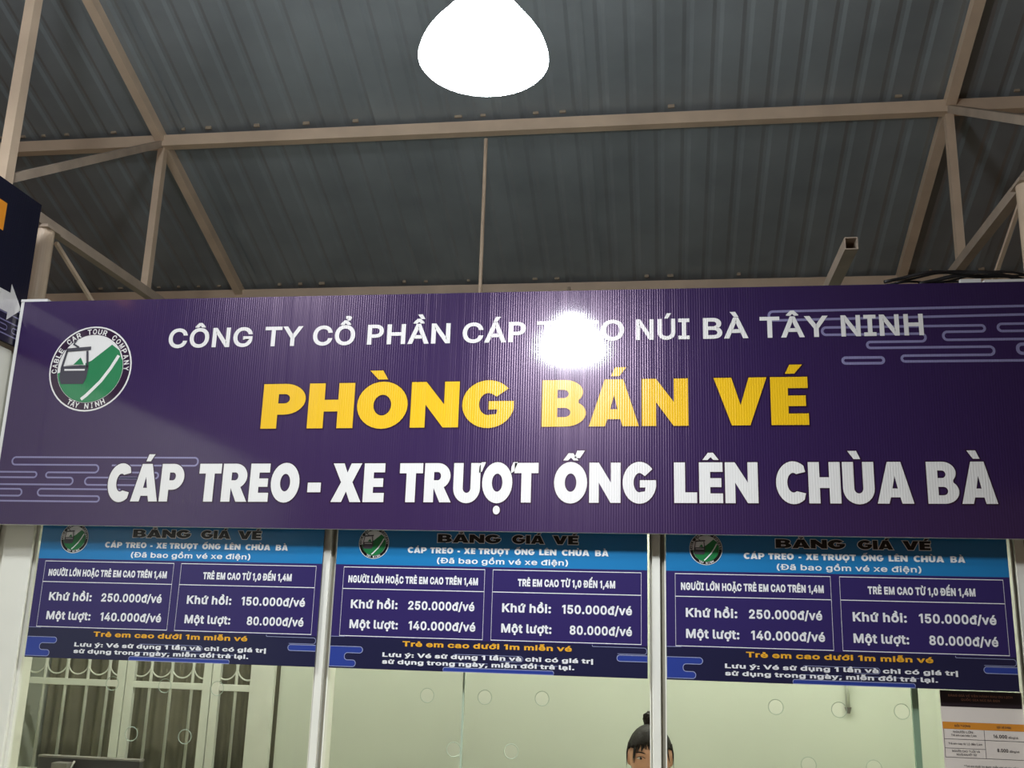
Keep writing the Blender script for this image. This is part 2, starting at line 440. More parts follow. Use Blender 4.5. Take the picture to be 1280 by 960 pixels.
# outlines of the plain type (units: cap height 509)
load_glyphs('''
( 273 89,207,92,264,101,324,114,384,132,441,153,494,177,539,236,539,212,485,191,428,174,370,161,313,154,258,151,207,154,161,160,115,172,67,188,16,209,-38,236,-96,177,-96,139,-21,111,55,95,131
) 273 37,-96,64,-37,86,18,102,69,113,116,120,162,122,207,119,258,112,313,99,370,82,428,62,485,37,539,97,539,121,494,142,441,159,384,173,323,181,264,184,207,178,130,161,53,134,-22,97,-96
* 453 201,223,206,331,114,272,89,315,186,365,89,415,114,459,206,400,201,509,250,509,246,400,337,459,362,415,266,365,362,315,337,272,246,331,250,223
, 188 38,-119,68,71,137,71,84,-119
. 188 95,-4,78,-1,63,9,53,24,50,41,53,59,63,73,78,83,95,87,113,83,128,73,138,59,141,41,138,24,128,9,113,-1
/ 249 235,533,71,-76,14,-76,178,533
0 453 227,-7,174,1,130,24,95,62,69,113,53,178,48,254,53,330,69,395,95,447,130,484,174,508,227,516,279,508,323,484,358,447,384,395,400,330,405,254,400,178,384,113,359,62,323,24,279,1;227,50,261,56,290,74,313,103,330,144,340,194,344,254,340,314,330,365,313,405,290,435,261,453,227,460,192,453,163,435,140,405,123,365,113,314,109,254,113,194,123,144,140,103,163,74,192,56
1 300 52,400,62,452,158,509,226,509,226,0,160,0,160,432,152,432
2 453 64,0,64,47,234,229,261,257,282,282,299,305,311,327,318,348,320,371,317,397,308,419,293,436,273,449,250,457,224,460,196,457,172,447,153,433,139,413,130,390,127,362,66,362,71,405,86,442,111,473,143,496,182,511,225,516,268,511,306,497,337,474,361,445,376,411,381,372,378,345,371,318,357,290,336,259,306,223,267,180,153,60,153,57,389,57,389,0
4 453 40,105,40,158,247,509,311,509,109,166,109,163,413,163,413,105;282,0,282,121,282,146,282,318,343,318,343,0
5 453 221,-7,178,-2,140,11,108,32,83,60,66,93,60,130,122,130,127,108,138,89,154,73,173,60,196,52,221,50,250,53,276,64,298,82,314,104,324,131,328,162,324,193,314,221,297,244,275,262,248,273,218,277,192,275,167,268,145,258,128,246,67,253,96,509,366,509,366,452,151,452,134,301,136,301,155,315,178,325,203,331,229,334,263,330,294,321,321,306,345,285,364,260,379,231,388,199,391,163,385,117,369,76,343,41,309,15,268,-1
6 453 226,-7,182,-1,142,15,109,40,84,74,69,115,64,162,68,199,80,239,102,285,137,340,252,509,322,509,151,261,145,261,154,275,165,288,179,299,196,307,214,312,235,314,278,309,316,295,346,271,370,240,384,201,389,157,384,112,368,73,343,39,310,14,271,-2;226,48,254,52,279,63,299,79,314,101,324,128,327,157,324,187,314,213,299,235,279,251,254,262,226,265,198,262,174,252,153,235,138,214,128,188,125,158,128,128,138,102,153,79,174,63,198,52
8 453 226,-7,178,-2,136,11,101,33,74,62,57,96,52,135,55,166,65,195,81,220,101,241,125,256,153,265,153,267,119,282,93,308,76,342,70,380,75,417,90,450,114,477,146,498,184,511,226,516,269,511,306,498,337,477,361,450,377,417,382,380,376,342,359,308,333,282,300,267,300,265,327,256,351,241,372,220,387,195,397,166,401,135,395,96,378,62,352,33,317,11,275,-2;226,49,258,52,285,60,307,74,323,91,333,113,337,139,333,165,322,189,305,208,283,223,256,232,226,235,196,232,169,223,147,208,130,189,119,165,115,139,119,113,129,91,145,74,167,60,195,52;226,290,252,292,274,300,293,313,307,330,316,351,319,376,316,399,308,420,294,437,275,449,252,457,226,460,200,457,177,449,159,437,145,420,136,399,133,376,136,351,145,330,159,313,178,300,201,292
: 188 95,-4,78,-1,63,9,53,24,50,41,53,59,63,73,78,83,95,87,113,83,128,73,138,59,141,41,138,24,128,9,113,-1;95,271,78,274,63,284,53,299,50,316,53,334,63,349,78,359,95,362,113,359,128,349,138,334,141,316,138,299,128,284,113,274
A 480 16,0,201,509,276,509,463,0,395,0,287,302,276,334,264,372,250,420,232,478,245,478,228,419,213,371,201,333,191,302,85,0;110,142,110,199,370,199,370,142
B 456 60,0,60,509,241,509,289,504,329,491,359,469,381,442,394,410,398,374,395,344,387,320,373,301,356,286,336,275,315,267,315,262,339,257,363,245,385,227,402,203,414,173,418,136,413,100,400,67,377,39,344,18,301,4,247,0;125,57,245,57,296,63,330,80,349,105,355,137,352,161,342,184,327,203,306,218,279,228,248,231,125,231;125,285,238,285,265,288,288,296,308,309,323,326,333,348,336,372,330,403,313,429,283,446,240,452,125,452
C 510 267,-7,205,1,150,25,104,63,70,115,48,179,40,254,48,329,70,393,104,445,150,484,205,508,267,516,305,513,340,504,373,490,402,471,427,447,448,418,463,385,473,348,408,348,401,373,389,395,375,413,357,428,337,440,315,449,292,454,267,456,223,450,184,432,150,403,125,364,109,314,103,254,109,194,125,145,151,105,184,76,223,59,267,53,292,55,315,60,337,69,357,81,375,96,389,114,401,136,408,160,473,160,463,124,448,91,428,62,402,38,373,19,341,5,305,-4
D 502 219,0,96,0,96,57,215,57,272,63,318,81,354,110,379,149,394,198,399,255,394,312,379,361,354,399,320,428,275,446,221,452,93,452,93,509,225,509,294,501,353,478,399,441,433,391,455,329,462,255,455,181,433,119,398,68,351,31,291,8;125,509,125,0,60,0,60,509
E 419 60,0,60,509,372,509,372,452,125,452,125,286,355,286,355,229,125,229,125,57,375,57,375,0
G 520 269,-7,205,1,149,25,104,64,69,116,47,179,40,254,47,329,69,393,103,445,149,484,203,508,265,516,304,513,340,504,374,489,403,469,429,445,449,416,465,384,474,349,408,349,399,372,387,393,373,411,356,427,337,439,315,448,291,454,265,456,222,450,183,432,150,404,125,364,109,314,103,254,109,194,125,145,151,105,184,76,224,59,269,53,309,57,345,71,374,93,396,123,410,160,415,202,434,199,283,199,283,256,478,256,478,200,471,141,451,91,419,50,377,19,326,0
H 517 60,0,60,509,125,509,125,289,392,289,392,509,457,509,457,0,392,0,392,232,125,232,125,0
I 300 31,0,31,57,118,57,118,452,31,452,31,509,269,509,269,452,183,452,183,57,269,57,269,0
K 467 104,145,104,216,122,239,139,261,157,282,174,303,193,324,212,344,364,509,448,509,231,276,228,276;60,0,60,509,125,509,125,334,124,225,125,193,125,0;372,0,188,259,228,309,449,0
L 393 60,0,60,509,125,509,125,57,361,57,361,0
M 628 60,0,60,509,152,509,277,187,282,174,287,159,293,141,299,123,305,103,311,84,317,65,322,49,307,49,312,65,318,83,324,102,330,121,336,140,342,158,348,174,352,187,476,509,568,509,568,0,504,0,504,291,504,308,504,327,505,347,505,369,506,391,506,413,507,435,507,457,513,457,505,433,498,409,490,386,482,363,474,341,467,322,461,305,456,291,342,0,286,0,170,291,165,304,159,321,152,340,145,361,137,384,129,408,121,432,112,457,119,457,119,437,120,416,120,394,121,372,121,350,122,328,122,309,122,291,122,0
N 523 60,0,60,509,136,509,343,183,352,169,363,151,375,130,388,107,401,82,414,55,405,54,402,81,401,108,400,134,399,157,399,178,399,195,399,509,463,509,463,0,387,0,202,290,190,310,177,331,164,354,148,381,130,413,108,452,119,454,121,417,122,384,123,354,124,328,125,307,125,291,125,0
O 533 267,-7,205,1,150,25,105,63,70,115,48,179,40,254,48,329,70,393,105,445,150,484,205,508,267,516,329,508,384,484,429,445,464,393,486,329,493,254,486,179,464,115,429,63,384,25,329,1;267,53,310,59,349,76,383,105,408,144,425,194,430,254,425,314,408,365,383,404,349,433,310,450,267,456,223,450,184,433,151,404,125,364,109,314,103,254,109,194,125,144,151,105,184,76,223,59
P 445 60,0,60,509,235,509,289,503,332,487,366,462,390,430,404,391,409,348,404,304,390,265,366,233,332,207,289,191,235,186,125,186,125,0;125,242,233,242,269,246,297,256,318,272,333,294,342,319,344,348,342,376,333,402,318,423,297,439,268,449,232,452,125,452
Q 533 245,159,313,159,369,85,384,65,468,-48,401,-48,346,27,331,46;267,-7,205,1,150,25,105,63,70,115,48,179,40,254,48,329,70,393,105,445,150,484,205,508,267,516,329,508,384,484,429,445,464,393,486,329,493,254,486,179,464,115,429,63,384,25,329,1;267,53,310,59,349,76,383,105,408,144,425,194,430,254,425,314,408,365,383,404,349,433,310,450,267,456,223,450,184,433,151,404,125,364,109,314,103,254,109,194,125,144,151,105,184,76,223,59
R 449 60,0,60,509,236,509,290,504,333,489,367,465,390,433,405,395,409,352,405,309,390,271,367,240,333,217,289,203,236,198,125,198,125,0;125,255,234,255,269,258,298,267,319,281,334,300,342,324,345,352,342,380,334,405,319,425,298,440,269,449,233,452,125,452;353,0,230,229,303,229,428,0
T 449 32,452,32,509,417,509,417,452,257,452,257,0,193,0,193,452
U 517 259,-8,203,-2,154,15,114,43,85,80,66,124,60,173,60,509,124,509,124,178,128,144,141,113,160,87,187,68,220,56,259,52,298,56,331,68,357,87,377,113,389,144,393,178,393,509,457,509,457,173,451,124,433,80,403,43,363,15,315,-2
V 480 204,0,16,509,84,509,192,206,203,176,215,137,230,89,248,31,235,31,252,90,267,138,279,176,290,206,395,509,463,509,278,0
Y 472 203,0,203,208,16,509,91,509,192,344,208,318,222,292,236,264,250,230,224,230,237,265,251,293,265,318,280,344,381,509,455,509,268,208,268,0
a 389 160,-9,126,-5,94,5,68,22,48,45,35,73,30,108,34,138,43,161,58,179,78,193,100,203,125,211,152,216,178,220,209,224,234,227,252,230,265,235,273,243,276,255,276,257,273,279,267,297,256,311,240,322,220,329,196,331,171,329,149,322,132,313,118,301,107,288,100,274,41,291,57,322,79,346,104,364,133,375,163,382,194,384,215,383,239,379,263,372,286,360,306,343,322,320,333,290,337,251,337,0,277,0,277,52,272,52,264,38,252,25,236,12,215,1,190,-6;170,45,202,49,228,59,248,74,263,93,272,115,276,138,276,190,270,186,259,182,246,179,231,176,216,173,200,171,186,169,175,168,154,164,134,159,117,150,103,139,95,124,92,105,94,87,102,72,114,61,130,52,149,47
b 424 229,-8,198,-5,172,4,153,17,138,31,127,46,118,59,112,59,112,0,53,0,53,509,114,509,114,319,118,319,127,331,137,346,152,360,171,373,197,381,229,384,274,378,313,361,345,332,370,293,385,245,390,189,385,133,370,84,346,45,313,16,274,-2;220,47,253,51,279,66,301,88,316,117,325,151,328,189,325,227,316,261,301,290,280,311,253,325,220,330,188,325,161,312,140,291,125,263,116,229,113,189,116,150,125,115,140,86,162,65,188,51
c 396 207,-8,159,-2,117,16,82,46,56,85,40,133,34,187,40,243,56,291,82,330,117,360,159,378,207,384,234,383,260,377,284,368,305,356,324,341,340,322,353,301,362,277,303,262,298,276,290,289,281,301,270,311,257,319,242,325,226,329,207,330,173,325,145,310,124,287,108,258,99,224,96,187,99,151,108,117,124,89,145,66,173,51,207,46,226,48,243,52,258,58,271,66,282,76,292,89,299,102,304,117,363,102,354,78,341,56,325,37,306,21,285,9,261,-1,235,-6
d 424 195,-8,151,-2,111,16,79,45,55,84,39,133,34,189,39,245,55,293,79,332,112,361,151,378,196,384,228,381,253,373,272,360,287,346,298,331,306,319,311,319,311,509,372,509,372,0,313,0,313,59,307,59,298,46,287,31,272,17,252,4,227,-5;205,47,236,51,263,65,284,86,299,115,309,150,312,189,309,229,300,263,284,291,263,312,237,325,205,330,172,325,145,311,124,290,108,261,99,227,96,189,99,151,109,117,124,88,145,66,172,51
e 404 212,-8,161,-2,117,16,82,46,56,85,40,132,34,187,39,242,55,290,81,329,115,359,157,378,205,384,236,382,266,374,294,361,319,341,341,315,357,282,368,242,371,194,371,169,75,169,75,221,338,221,310,202,307,237,298,269,283,294,263,314,237,326,205,330,173,326,146,313,125,294,109,270,99,241,96,211,96,178,100,139,110,106,128,80,151,61,179,50,212,46,234,48,254,53,271,61,285,73,297,88,306,105,365,91,353,63,335,39,311,19,283,4,249,-5
g 425 207,-151,168,-148,134,-140,105,-127,82,-110,64,-91,51,-69,101,-41,110,-53,122,-66,136,-78,154,-88,178,-95,207,-97,249,-92,282,-75,304,-47,311,-6,311,68,306,68,298,56,287,41,272,28,252,16,227,8,195,5,152,10,113,27,80,53,55,90,39,136,34,191,39,246,55,293,80,332,112,361,152,378,196,384,228,382,253,373,273,360,288,346,299,331,308,319,313,319,313,379,372,379,372,-9,367,-54,350,-90,324,-117,291,-136,251,-147;205,59,237,63,264,75,285,95,300,121,309,154,312,193,309,231,300,264,285,291,264,312,237,325,205,330,172,325,145,312,124,290,109,262,99,229,96,193,99,155,109,123,124,96,145,76,172,63
h 410 114,227,114,0,53,0,53,509,114,509,114,287,102,287,124,332,152,362,187,379,227,384,264,380,295,369,321,349,341,321,353,285,357,240,357,0,296,0,296,235,290,275,273,304,246,323,210,329,184,326,161,317,141,303,126,283,117,257
i 167 53,0,53,379,114,379,114,0;84,443,67,446,54,455,44,468,41,483,44,499,54,512,67,521,84,524,100,521,114,512,123,499,126,483,123,468,114,455,100,446
l 189 139,-2,101,3,74,20,58,47,53,84,53,509,114,509,114,99,115,77,120,62,130,54,146,52,154,52,160,53,165,53,170,54,181,3,172,1,162,-1,151,-2
m 610 53,0,53,379,112,379,112,295,108,295,118,323,132,346,151,363,172,376,195,384,219,386,257,380,287,361,309,331,321,295,312,295,322,321,337,343,357,361,381,375,407,383,437,386,468,383,497,372,522,354,541,328,553,296,557,255,557,0,496,0,496,254,490,289,473,313,447,326,419,330,395,328,374,320,358,307,345,290,338,270,335,247,335,0,274,0,274,260,269,288,253,311,229,326,199,330,178,328,158,320,140,307,126,289,117,266,114,238,114,0
n 410 114,227,114,0,53,0,53,379,112,379,112,287,102,287,124,332,152,362,187,379,227,384,264,380,295,369,321,349,341,321,353,285,357,240,357,0,296,0,296,235,290,275,273,304,246,323,210,329,184,326,161,317,141,303,126,283,117,257
o 415 207,-8,159,-2,117,16,82,46,56,85,40,133,34,187,40,243,56,291,82,330,117,360,159,378,207,384,256,378,299,360,333,330,359,291,376,243,381,187,376,133,359,85,333,46,299,16,256,-2;207,46,242,51,270,66,292,89,307,117,316,151,319,187,316,224,307,258,292,287,270,310,242,325,207,330,173,325,145,310,124,287,108,258,99,224,96,187,99,151,108,117,124,89,145,66,173,51
p 424 53,-143,53,379,112,379,112,319,118,319,126,331,137,346,152,360,171,373,197,381,229,384,274,378,313,361,345,332,370,293,385,245,390,189,385,133,370,84,346,45,313,16,274,-2,229,-8,198,-5,173,4,153,17,138,31,127,46,118,59,114,59,114,-143;220,47,253,51,279,66,301,88,316,117,325,151,328,189,325,227,316,261,301,290,280,311,253,325,220,330,188,325,161,312,140,291,125,263,116,229,113,189,116,150,125,115,140,86,162,65,188,51
r 259 53,0,53,379,112,379,112,321,115,321,130,347,152,367,181,380,213,385,221,385,229,384,237,384,243,384,243,322,239,323,230,324,219,325,207,326,182,323,159,315,140,301,126,284,117,262,114,237,114,0
s 365 182,-8,145,-5,112,3,84,18,62,38,45,63,36,94,94,107,105,79,124,60,150,49,181,45,217,50,244,62,262,81,268,103,265,121,254,136,237,147,212,155,149,170,104,186,72,208,53,237,47,274,51,305,65,332,87,354,115,370,149,381,187,384,223,381,254,372,279,358,299,339,314,316,324,290,268,277,258,298,243,316,219,328,187,333,156,329,131,317,114,299,109,277,112,258,124,243,144,232,172,223,229,209,275,194,306,171,325,142,331,107,326,75,312,47,290,24,260,6,223,-5
t 227 204,379,204,327,6,327,6,379;65,471,126,471,126,98,128,76,136,61,150,53,170,50,177,50,185,51,194,52,202,54,213,2,203,-1,192,-3,180,-4,168,-4,125,2,92,21,72,52,65,93
u 410 182,-5,146,-1,115,11,89,31,69,59,57,95,53,139,53,379,114,379,114,144,119,105,137,75,164,56,200,50,226,53,249,62,268,77,283,97,293,122,296,153,296,379,357,379,357,0,298,0,298,92,307,92,286,47,257,17,222,0
v 389 163,0,17,379,84,379,165,155,177,121,187,87,196,53,206,21,184,21,194,53,203,87,213,121,224,155,305,379,371,379,226,0
x 379 21,0,171,218,171,171,29,379,100,379,147,306,164,279,179,253,193,229,207,206,175,206,190,229,202,253,216,279,233,306,282,379,352,379,209,169,209,214,358,0,287,0,231,85,214,112,200,136,187,159,173,182,205,182,191,159,178,136,165,112,148,85,91,0
y 389 47,-139,61,-86,71,-87,88,-90,104,-89,118,-84,130,-74,141,-58,151,-36,163,-1,17,379,84,379,165,155,177,121,187,87,196,53,206,21,184,21,193,53,202,87,212,121,224,155,305,379,371,379,204,-58,191,-85,177,-107,159,-124,139,-136,117,-143,91,-145,77,-145,65,-143,54,-141
À 480 16,0,201,509,276,509,463,0,395,0,287,302,276,334,264,372,250,420,232,478,245,478,228,419,213,371,201,333,191,302,85,0;110,142,110,199,370,199,370,142;216,558,150,659,218,659,266,558
Á 480 16,0,201,509,276,509,463,0,395,0,287,302,276,334,264,372,250,420,232,478,245,478,228,419,213,371,201,333,191,302,85,0;110,142,110,199,370,199,370,142;213,558,260,659,329,659,263,558
Â 480 16,0,201,509,276,509,463,0,395,0,287,302,276,334,264,372,250,420,232,478,245,478,228,419,213,371,201,333,191,302,85,0;110,142,110,199,370,199,370,142;191,565,130,565,130,567,211,659,269,659,349,567,349,565,288,565,240,624
É 419 60,0,60,509,372,509,372,452,125,452,125,286,355,286,355,229,125,229,125,57,375,57,375,0;191,558,239,659,307,659,241,558
Ê 419 60,0,60,509,372,509,372,452,125,452,125,286,355,286,355,229,125,229,125,57,375,57,375,0;169,565,109,565,109,567,189,659,247,659,327,567,327,565,266,565,218,624
Ô 533 267,-7,205,1,150,25,105,63,70,115,48,179,40,254,48,329,70,393,105,445,150,484,205,508,267,516,329,508,384,484,429,445,464,393,486,329,493,254,486,179,464,115,429,63,384,25,329,1;267,53,310,59,349,76,383,105,408,144,425,194,430,254,425,314,408,365,383,404,349,433,310,450,267,456,223,450,184,433,151,404,125,364,109,314,103,254,109,194,125,144,151,105,184,76,223,59;218,565,158,565,158,567,238,659,296,659,377,567,377,565,315,565,267,624
Ú 517 259,-8,203,-2,154,15,114,43,85,80,66,124,60,173,60,509,124,509,124,178,128,144,141,113,160,87,187,68,220,56,259,52,298,56,331,68,357,87,377,113,389,144,393,178,393,509,457,509,457,173,451,124,433,80,403,43,363,15,315,-2;232,558,280,659,348,659,282,558
à 389 160,-9,126,-5,94,5,68,22,48,45,35,73,30,108,34,138,43,161,58,179,78,193,100,203,125,211,152,216,178,220,209,224,234,227,252,230,265,235,273,243,276,255,276,257,273,279,267,297,256,311,240,322,220,329,196,331,171,329,149,322,132,313,118,301,107,288,100,274,41,291,57,322,79,346,104,364,133,375,163,382,194,384,215,383,239,379,263,372,286,360,306,343,322,320,333,290,337,251,337,0,277,0,277,52,272,52,264,38,252,25,236,12,215,1,190,-6;170,45,202,49,228,59,248,74,263,93,272,115,276,138,276,190,270,186,259,182,246,179,231,176,216,173,200,171,186,169,175,168,154,164,134,159,117,150,103,139,95,124,92,105,94,87,102,72,114,61,130,52,149,47;165,429,99,529,168,529,215,429
á 389 160,-9,126,-5,94,5,68,22,48,45,35,73,30,108,34,138,43,161,58,179,78,193,100,203,125,211,152,216,178,220,209,224,234,227,252,230,265,235,273,243,276,255,276,257,273,279,267,297,256,311,240,322,220,329,196,331,171,329,149,322,132,313,118,301,107,288,100,274,41,291,57,322,79,346,104,364,133,375,163,382,194,384,215,383,239,379,263,372,286,360,306,343,322,320,333,290,337,251,337,0,277,0,277,52,272,52,264,38,252,25,236,12,215,1,190,-6;170,45,202,49,228,59,248,74,263,93,272,115,276,138,276,190,270,186,259,182,246,179,231,176,216,173,200,171,186,169,175,168,154,164,134,159,117,150,103,139,95,124,92,105,94,87,102,72,114,61,130,52,149,47;162,429,210,529,278,529,212,429
ã 389 160,-9,126,-5,94,5,68,22,48,45,35,73,30,108,34,138,43,161,58,179,78,193,100,203,125,211,152,216,178,220,209,224,234,227,252,230,265,235,273,243,276,255,276,257,273,279,267,297,256,311,240,322,220,329,196,331,171,329,149,322,132,313,118,301,107,288,100,274,41,291,57,322,79,346,104,364,133,375,163,382,194,384,215,383,239,379,263,372,286,360,306,343,322,320,333,290,337,251,337,0,277,0,277,52,272,52,264,38,252,25,236,12,215,1,190,-6;170,45,202,49,228,59,248,74,263,93,272,115,276,138,276,190,270,186,259,182,246,179,231,176,216,173,200,171,186,169,175,168,154,164,134,159,117,150,103,139,95,124,92,105,94,87,102,72,114,61,130,52,149,47;234,446,221,447,209,450,197,455,186,460,176,466,166,470,158,473,151,475,143,472,138,466,134,457,133,448,90,448,94,476,104,498,121,513,145,518,158,517,170,514,181,509,191,504,201,499,210,494,219,491,227,490,235,491,240,496,244,505,247,517,288,517,284,488,273,466,256,451
é 404 212,-8,161,-2,117,16,82,46,56,85,40,132,34,187,39,242,55,290,81,329,115,359,157,378,205,384,236,382,266,374,294,361,319,341,341,315,357,282,368,242,371,194,371,169,75,169,75,221,338,221,310,202,307,237,298,269,283,294,263,314,237,326,205,330,173,326,146,313,125,294,109,270,99,241,96,211,96,178,100,139,110,106,128,80,151,61,179,50,212,46,234,48,254,53,271,61,285,73,297,88,306,105,365,91,353,63,335,39,311,19,283,4,249,-5;177,429,225,529,293,529,227,429
ê 404 212,-8,161,-2,117,16,82,46,56,85,40,132,34,187,39,242,55,290,81,329,115,359,157,378,205,384,236,382,266,374,294,361,319,341,341,315,357,282,368,242,371,194,371,169,75,169,75,221,338,221,310,202,307,237,298,269,283,294,263,314,237,326,205,330,173,326,146,313,125,294,109,270,99,241,96,211,96,178,100,139,110,106,128,80,151,61,179,50,212,46,234,48,254,53,271,61,285,73,297,88,306,105,365,91,353,63,335,39,311,19,283,4,249,-5;155,435,95,435,95,438,175,529,233,529,313,438,313,435,252,435,204,495
í 167 53,0,53,379,114,379,114,0;57,429,104,529,173,529,107,429
ó 415 207,-8,159,-2,117,16,82,46,56,85,40,133,34,187,40,243,56,291,82,330,117,360,159,378,207,384,256,378,299,360,333,330,359,291,376,243,381,187,376,133,359,85,333,46,299,16,256,-2;207,46,242,51,270,66,292,89,307,117,316,151,319,187,316,224,307,258,292,287,270,310,242,325,207,330,173,325,145,310,124,287,108,258,99,224,96,187,99,151,108,117,124,89,145,66,173,51;181,429,228,529,297,529,231,429
ý 389 47,-139,61,-86,71,-87,88,-90,104,-89,118,-84,130,-74,141,-58,151,-36,163,-1,17,379,84,379,165,155,177,121,187,87,196,53,206,21,184,21,193,53,202,87,212,121,224,155,305,379,371,379,204,-58,191,-85,177,-107,159,-124,139,-136,117,-143,91,-145,77,-145,65,-143,54,-141;168,429,215,529,284,529,218,429
Đ 513 230,0,107,0,107,57,226,57,283,63,329,81,365,110,390,149,405,198,410,255,405,312,390,361,365,399,330,428,286,446,232,452,104,452,104,509,236,509,305,501,363,478,410,441,444,391,465,329,473,255,465,181,444,119,409,68,362,31,301,8;136,509,136,0,71,0,71,509;7,228,7,281,270,281,270,228
đ 424 195,-8,151,-2,111,16,79,45,55,84,39,133,34,189,39,245,55,293,79,332,112,361,151,378,196,384,228,381,253,373,272,360,287,346,298,331,306,319,311,319,311,509,372,509,372,0,313,0,313,59,307,59,298,46,287,31,272,17,252,4,227,-5;205,47,236,51,263,65,284,86,299,115,309,150,312,189,309,229,300,263,284,291,263,312,237,325,205,330,172,325,145,311,124,290,108,261,99,227,96,189,99,151,109,117,124,88,145,66,172,51;202,420,202,467,422,467,422,420
Ư 515 394,460,394,509,455,509,460,510,461,515,461,581,519,581,519,518,516,492,505,474,487,463,461,460;259,-8,203,-2,154,15,114,43,85,80,66,124,60,173,60,509,124,509,124,178,128,144,141,113,160,87,187,68,220,56,259,52,298,56,331,68,357,87,377,113,389,144,393,178,393,509,457,509,457,173,451,124,433,80,403,43,363,15,315,-2
ư 432 322,338,322,379,351,379,360,382,363,391,363,464,417,464,417,396,414,371,403,353,385,342,359,338;182,-5,146,-1,115,11,89,31,69,59,57,95,53,139,53,379,114,379,114,144,119,105,137,75,164,56,200,50,226,53,249,62,268,77,283,97,293,122,296,153,296,379,357,379,357,0,298,0,298,92,307,92,286,47,257,17,222,0
ạ 389 160,-9,126,-5,94,5,68,22,48,45,35,73,30,108,34,138,43,161,58,179,78,193,100,203,125,211,152,216,178,220,209,224,234,227,252,230,265,235,273,243,276,255,276,257,273,279,267,297,256,311,240,322,220,329,196,331,171,329,149,322,132,313,118,301,107,288,100,274,41,291,57,322,79,346,104,364,133,375,163,382,194,384,215,383,239,379,263,372,286,360,306,343,322,320,333,290,337,251,337,0,277,0,277,52,272,52,264,38,252,25,236,12,215,1,190,-6;170,45,202,49,228,59,248,74,263,93,272,115,276,138,276,190,270,186,259,182,246,179,231,176,216,173,200,171,186,169,175,168,154,164,134,159,117,150,103,139,95,124,92,105,94,87,102,72,114,61,130,52,149,47;190,-144,174,-141,160,-133,151,-120,147,-104,151,-88,160,-75,174,-66,190,-64,206,-66,220,-75,229,-88,233,-104,229,-120,220,-133,206,-141
Ả 480 16,0,201,509,276,509,463,0,395,0,287,302,276,334,264,372,250,420,232,478,245,478,228,419,213,371,201,333,191,302,85,0;110,142,110,199,370,199,370,142;260,558,214,558,238,605,240,611,240,615,236,618,230,619,183,619,183,659,230,659,249,657,265,653,276,647,284,638,289,627,289,615,286,602,278,588
ả 389 160,-9,126,-5,94,5,68,22,48,45,35,73,30,108,34,138,43,161,58,179,78,193,100,203,125,211,152,216,178,220,209,224,234,227,252,230,265,235,273,243,276,255,276,257,273,279,267,297,256,311,240,322,220,329,196,331,171,329,149,322,132,313,118,301,107,288,100,274,41,291,57,322,79,346,104,364,133,375,163,382,194,384,215,383,239,379,263,372,286,360,306,343,322,320,333,290,337,251,337,0,277,0,277,52,272,52,264,38,252,25,236,12,215,1,190,-6;170,45,202,49,228,59,248,74,263,93,272,115,276,138,276,190,270,186,259,182,246,179,231,176,216,173,200,171,186,169,175,168,154,164,134,159,117,150,103,139,95,124,92,105,94,87,102,72,114,61,130,52,149,47;209,429,163,429,187,476,190,482,189,486,186,488,180,489,132,489,132,529,180,529,199,528,214,524,226,517,234,509,238,498,238,486,235,473,228,459
Ầ 480 16,0,201,509,276,509,463,0,395,0,287,302,276,334,264,372,250,420,232,478,245,478,228,419,213,371,201,333,191,302,85,0;110,142,110,199,370,199,370,142;193,555,132,555,132,558,213,649,271,649,351,558,351,555,290,555,242,615;305,676,239,770,307,770,355,676
ầ 389 160,-9,126,-5,94,5,68,22,48,45,35,73,30,108,34,138,43,161,58,179,78,193,100,203,125,211,152,216,178,220,209,224,234,227,252,230,265,235,273,243,276,255,276,257,273,279,267,297,256,311,240,322,220,329,196,331,171,329,149,322,132,313,118,301,107,288,100,274,41,291,57,322,79,346,104,364,133,375,163,382,194,384,215,383,239,379,263,372,286,360,306,343,322,320,333,290,337,251,337,0,277,0,277,52,272,52,264,38,252,25,236,12,215,1,190,-6;170,45,202,49,228,59,248,74,263,93,272,115,276,138,276,190,270,186,259,182,246,179,231,176,216,173,200,171,186,169,175,168,154,164,134,159,117,150,103,139,95,124,92,105,94,87,102,72,114,61,130,52,149,47;142,426,82,426,82,428,162,520,220,520,301,428,301,426,240,426,191,485;254,547,188,641,257,641,305,547
Ậ 480 16,0,201,509,276,509,463,0,395,0,287,302,276,334,264,372,250,420,232,478,245,478,228,419,213,371,201,333,191,302,85,0;110,142,110,199,370,199,370,142;191,565,130,565,130,567,211,659,269,659,349,567,349,565,288,565,240,624;241,-144,225,-141,211,-133,201,-120,198,-104,201,-88,211,-75,225,-66,241,-64,257,-66,271,-75,280,-88,283,-104,280,-120,271,-133,257,-141
Ặ 480 16,0,201,509,276,509,463,0,395,0,287,302,276,334,264,372,250,420,232,478,245,478,228,419,213,371,201,333,191,302,85,0;110,142,110,199,370,199,370,142;240,562,213,566,190,575,170,590,154,610,144,633,141,659,186,659,190,637,201,621,218,609,240,606,261,609,278,621,290,637,294,659,339,659,335,633,326,610,310,590,290,575,266,566;241,-144,225,-141,211,-133,201,-120,198,-104,201,-88,211,-75,225,-66,241,-64,257,-66,271,-75,280,-88,283,-104,280,-120,271,-133,257,-141
Ẻ 419 60,0,60,509,372,509,372,452,125,452,125,286,355,286,355,229,125,229,125,57,375,57,375,0;238,558,192,558,216,605,218,611,218,615,214,618,209,619,161,619,161,659,209,659,228,657,243,653,255,647,263,638,267,627,267,615,264,602,256,588
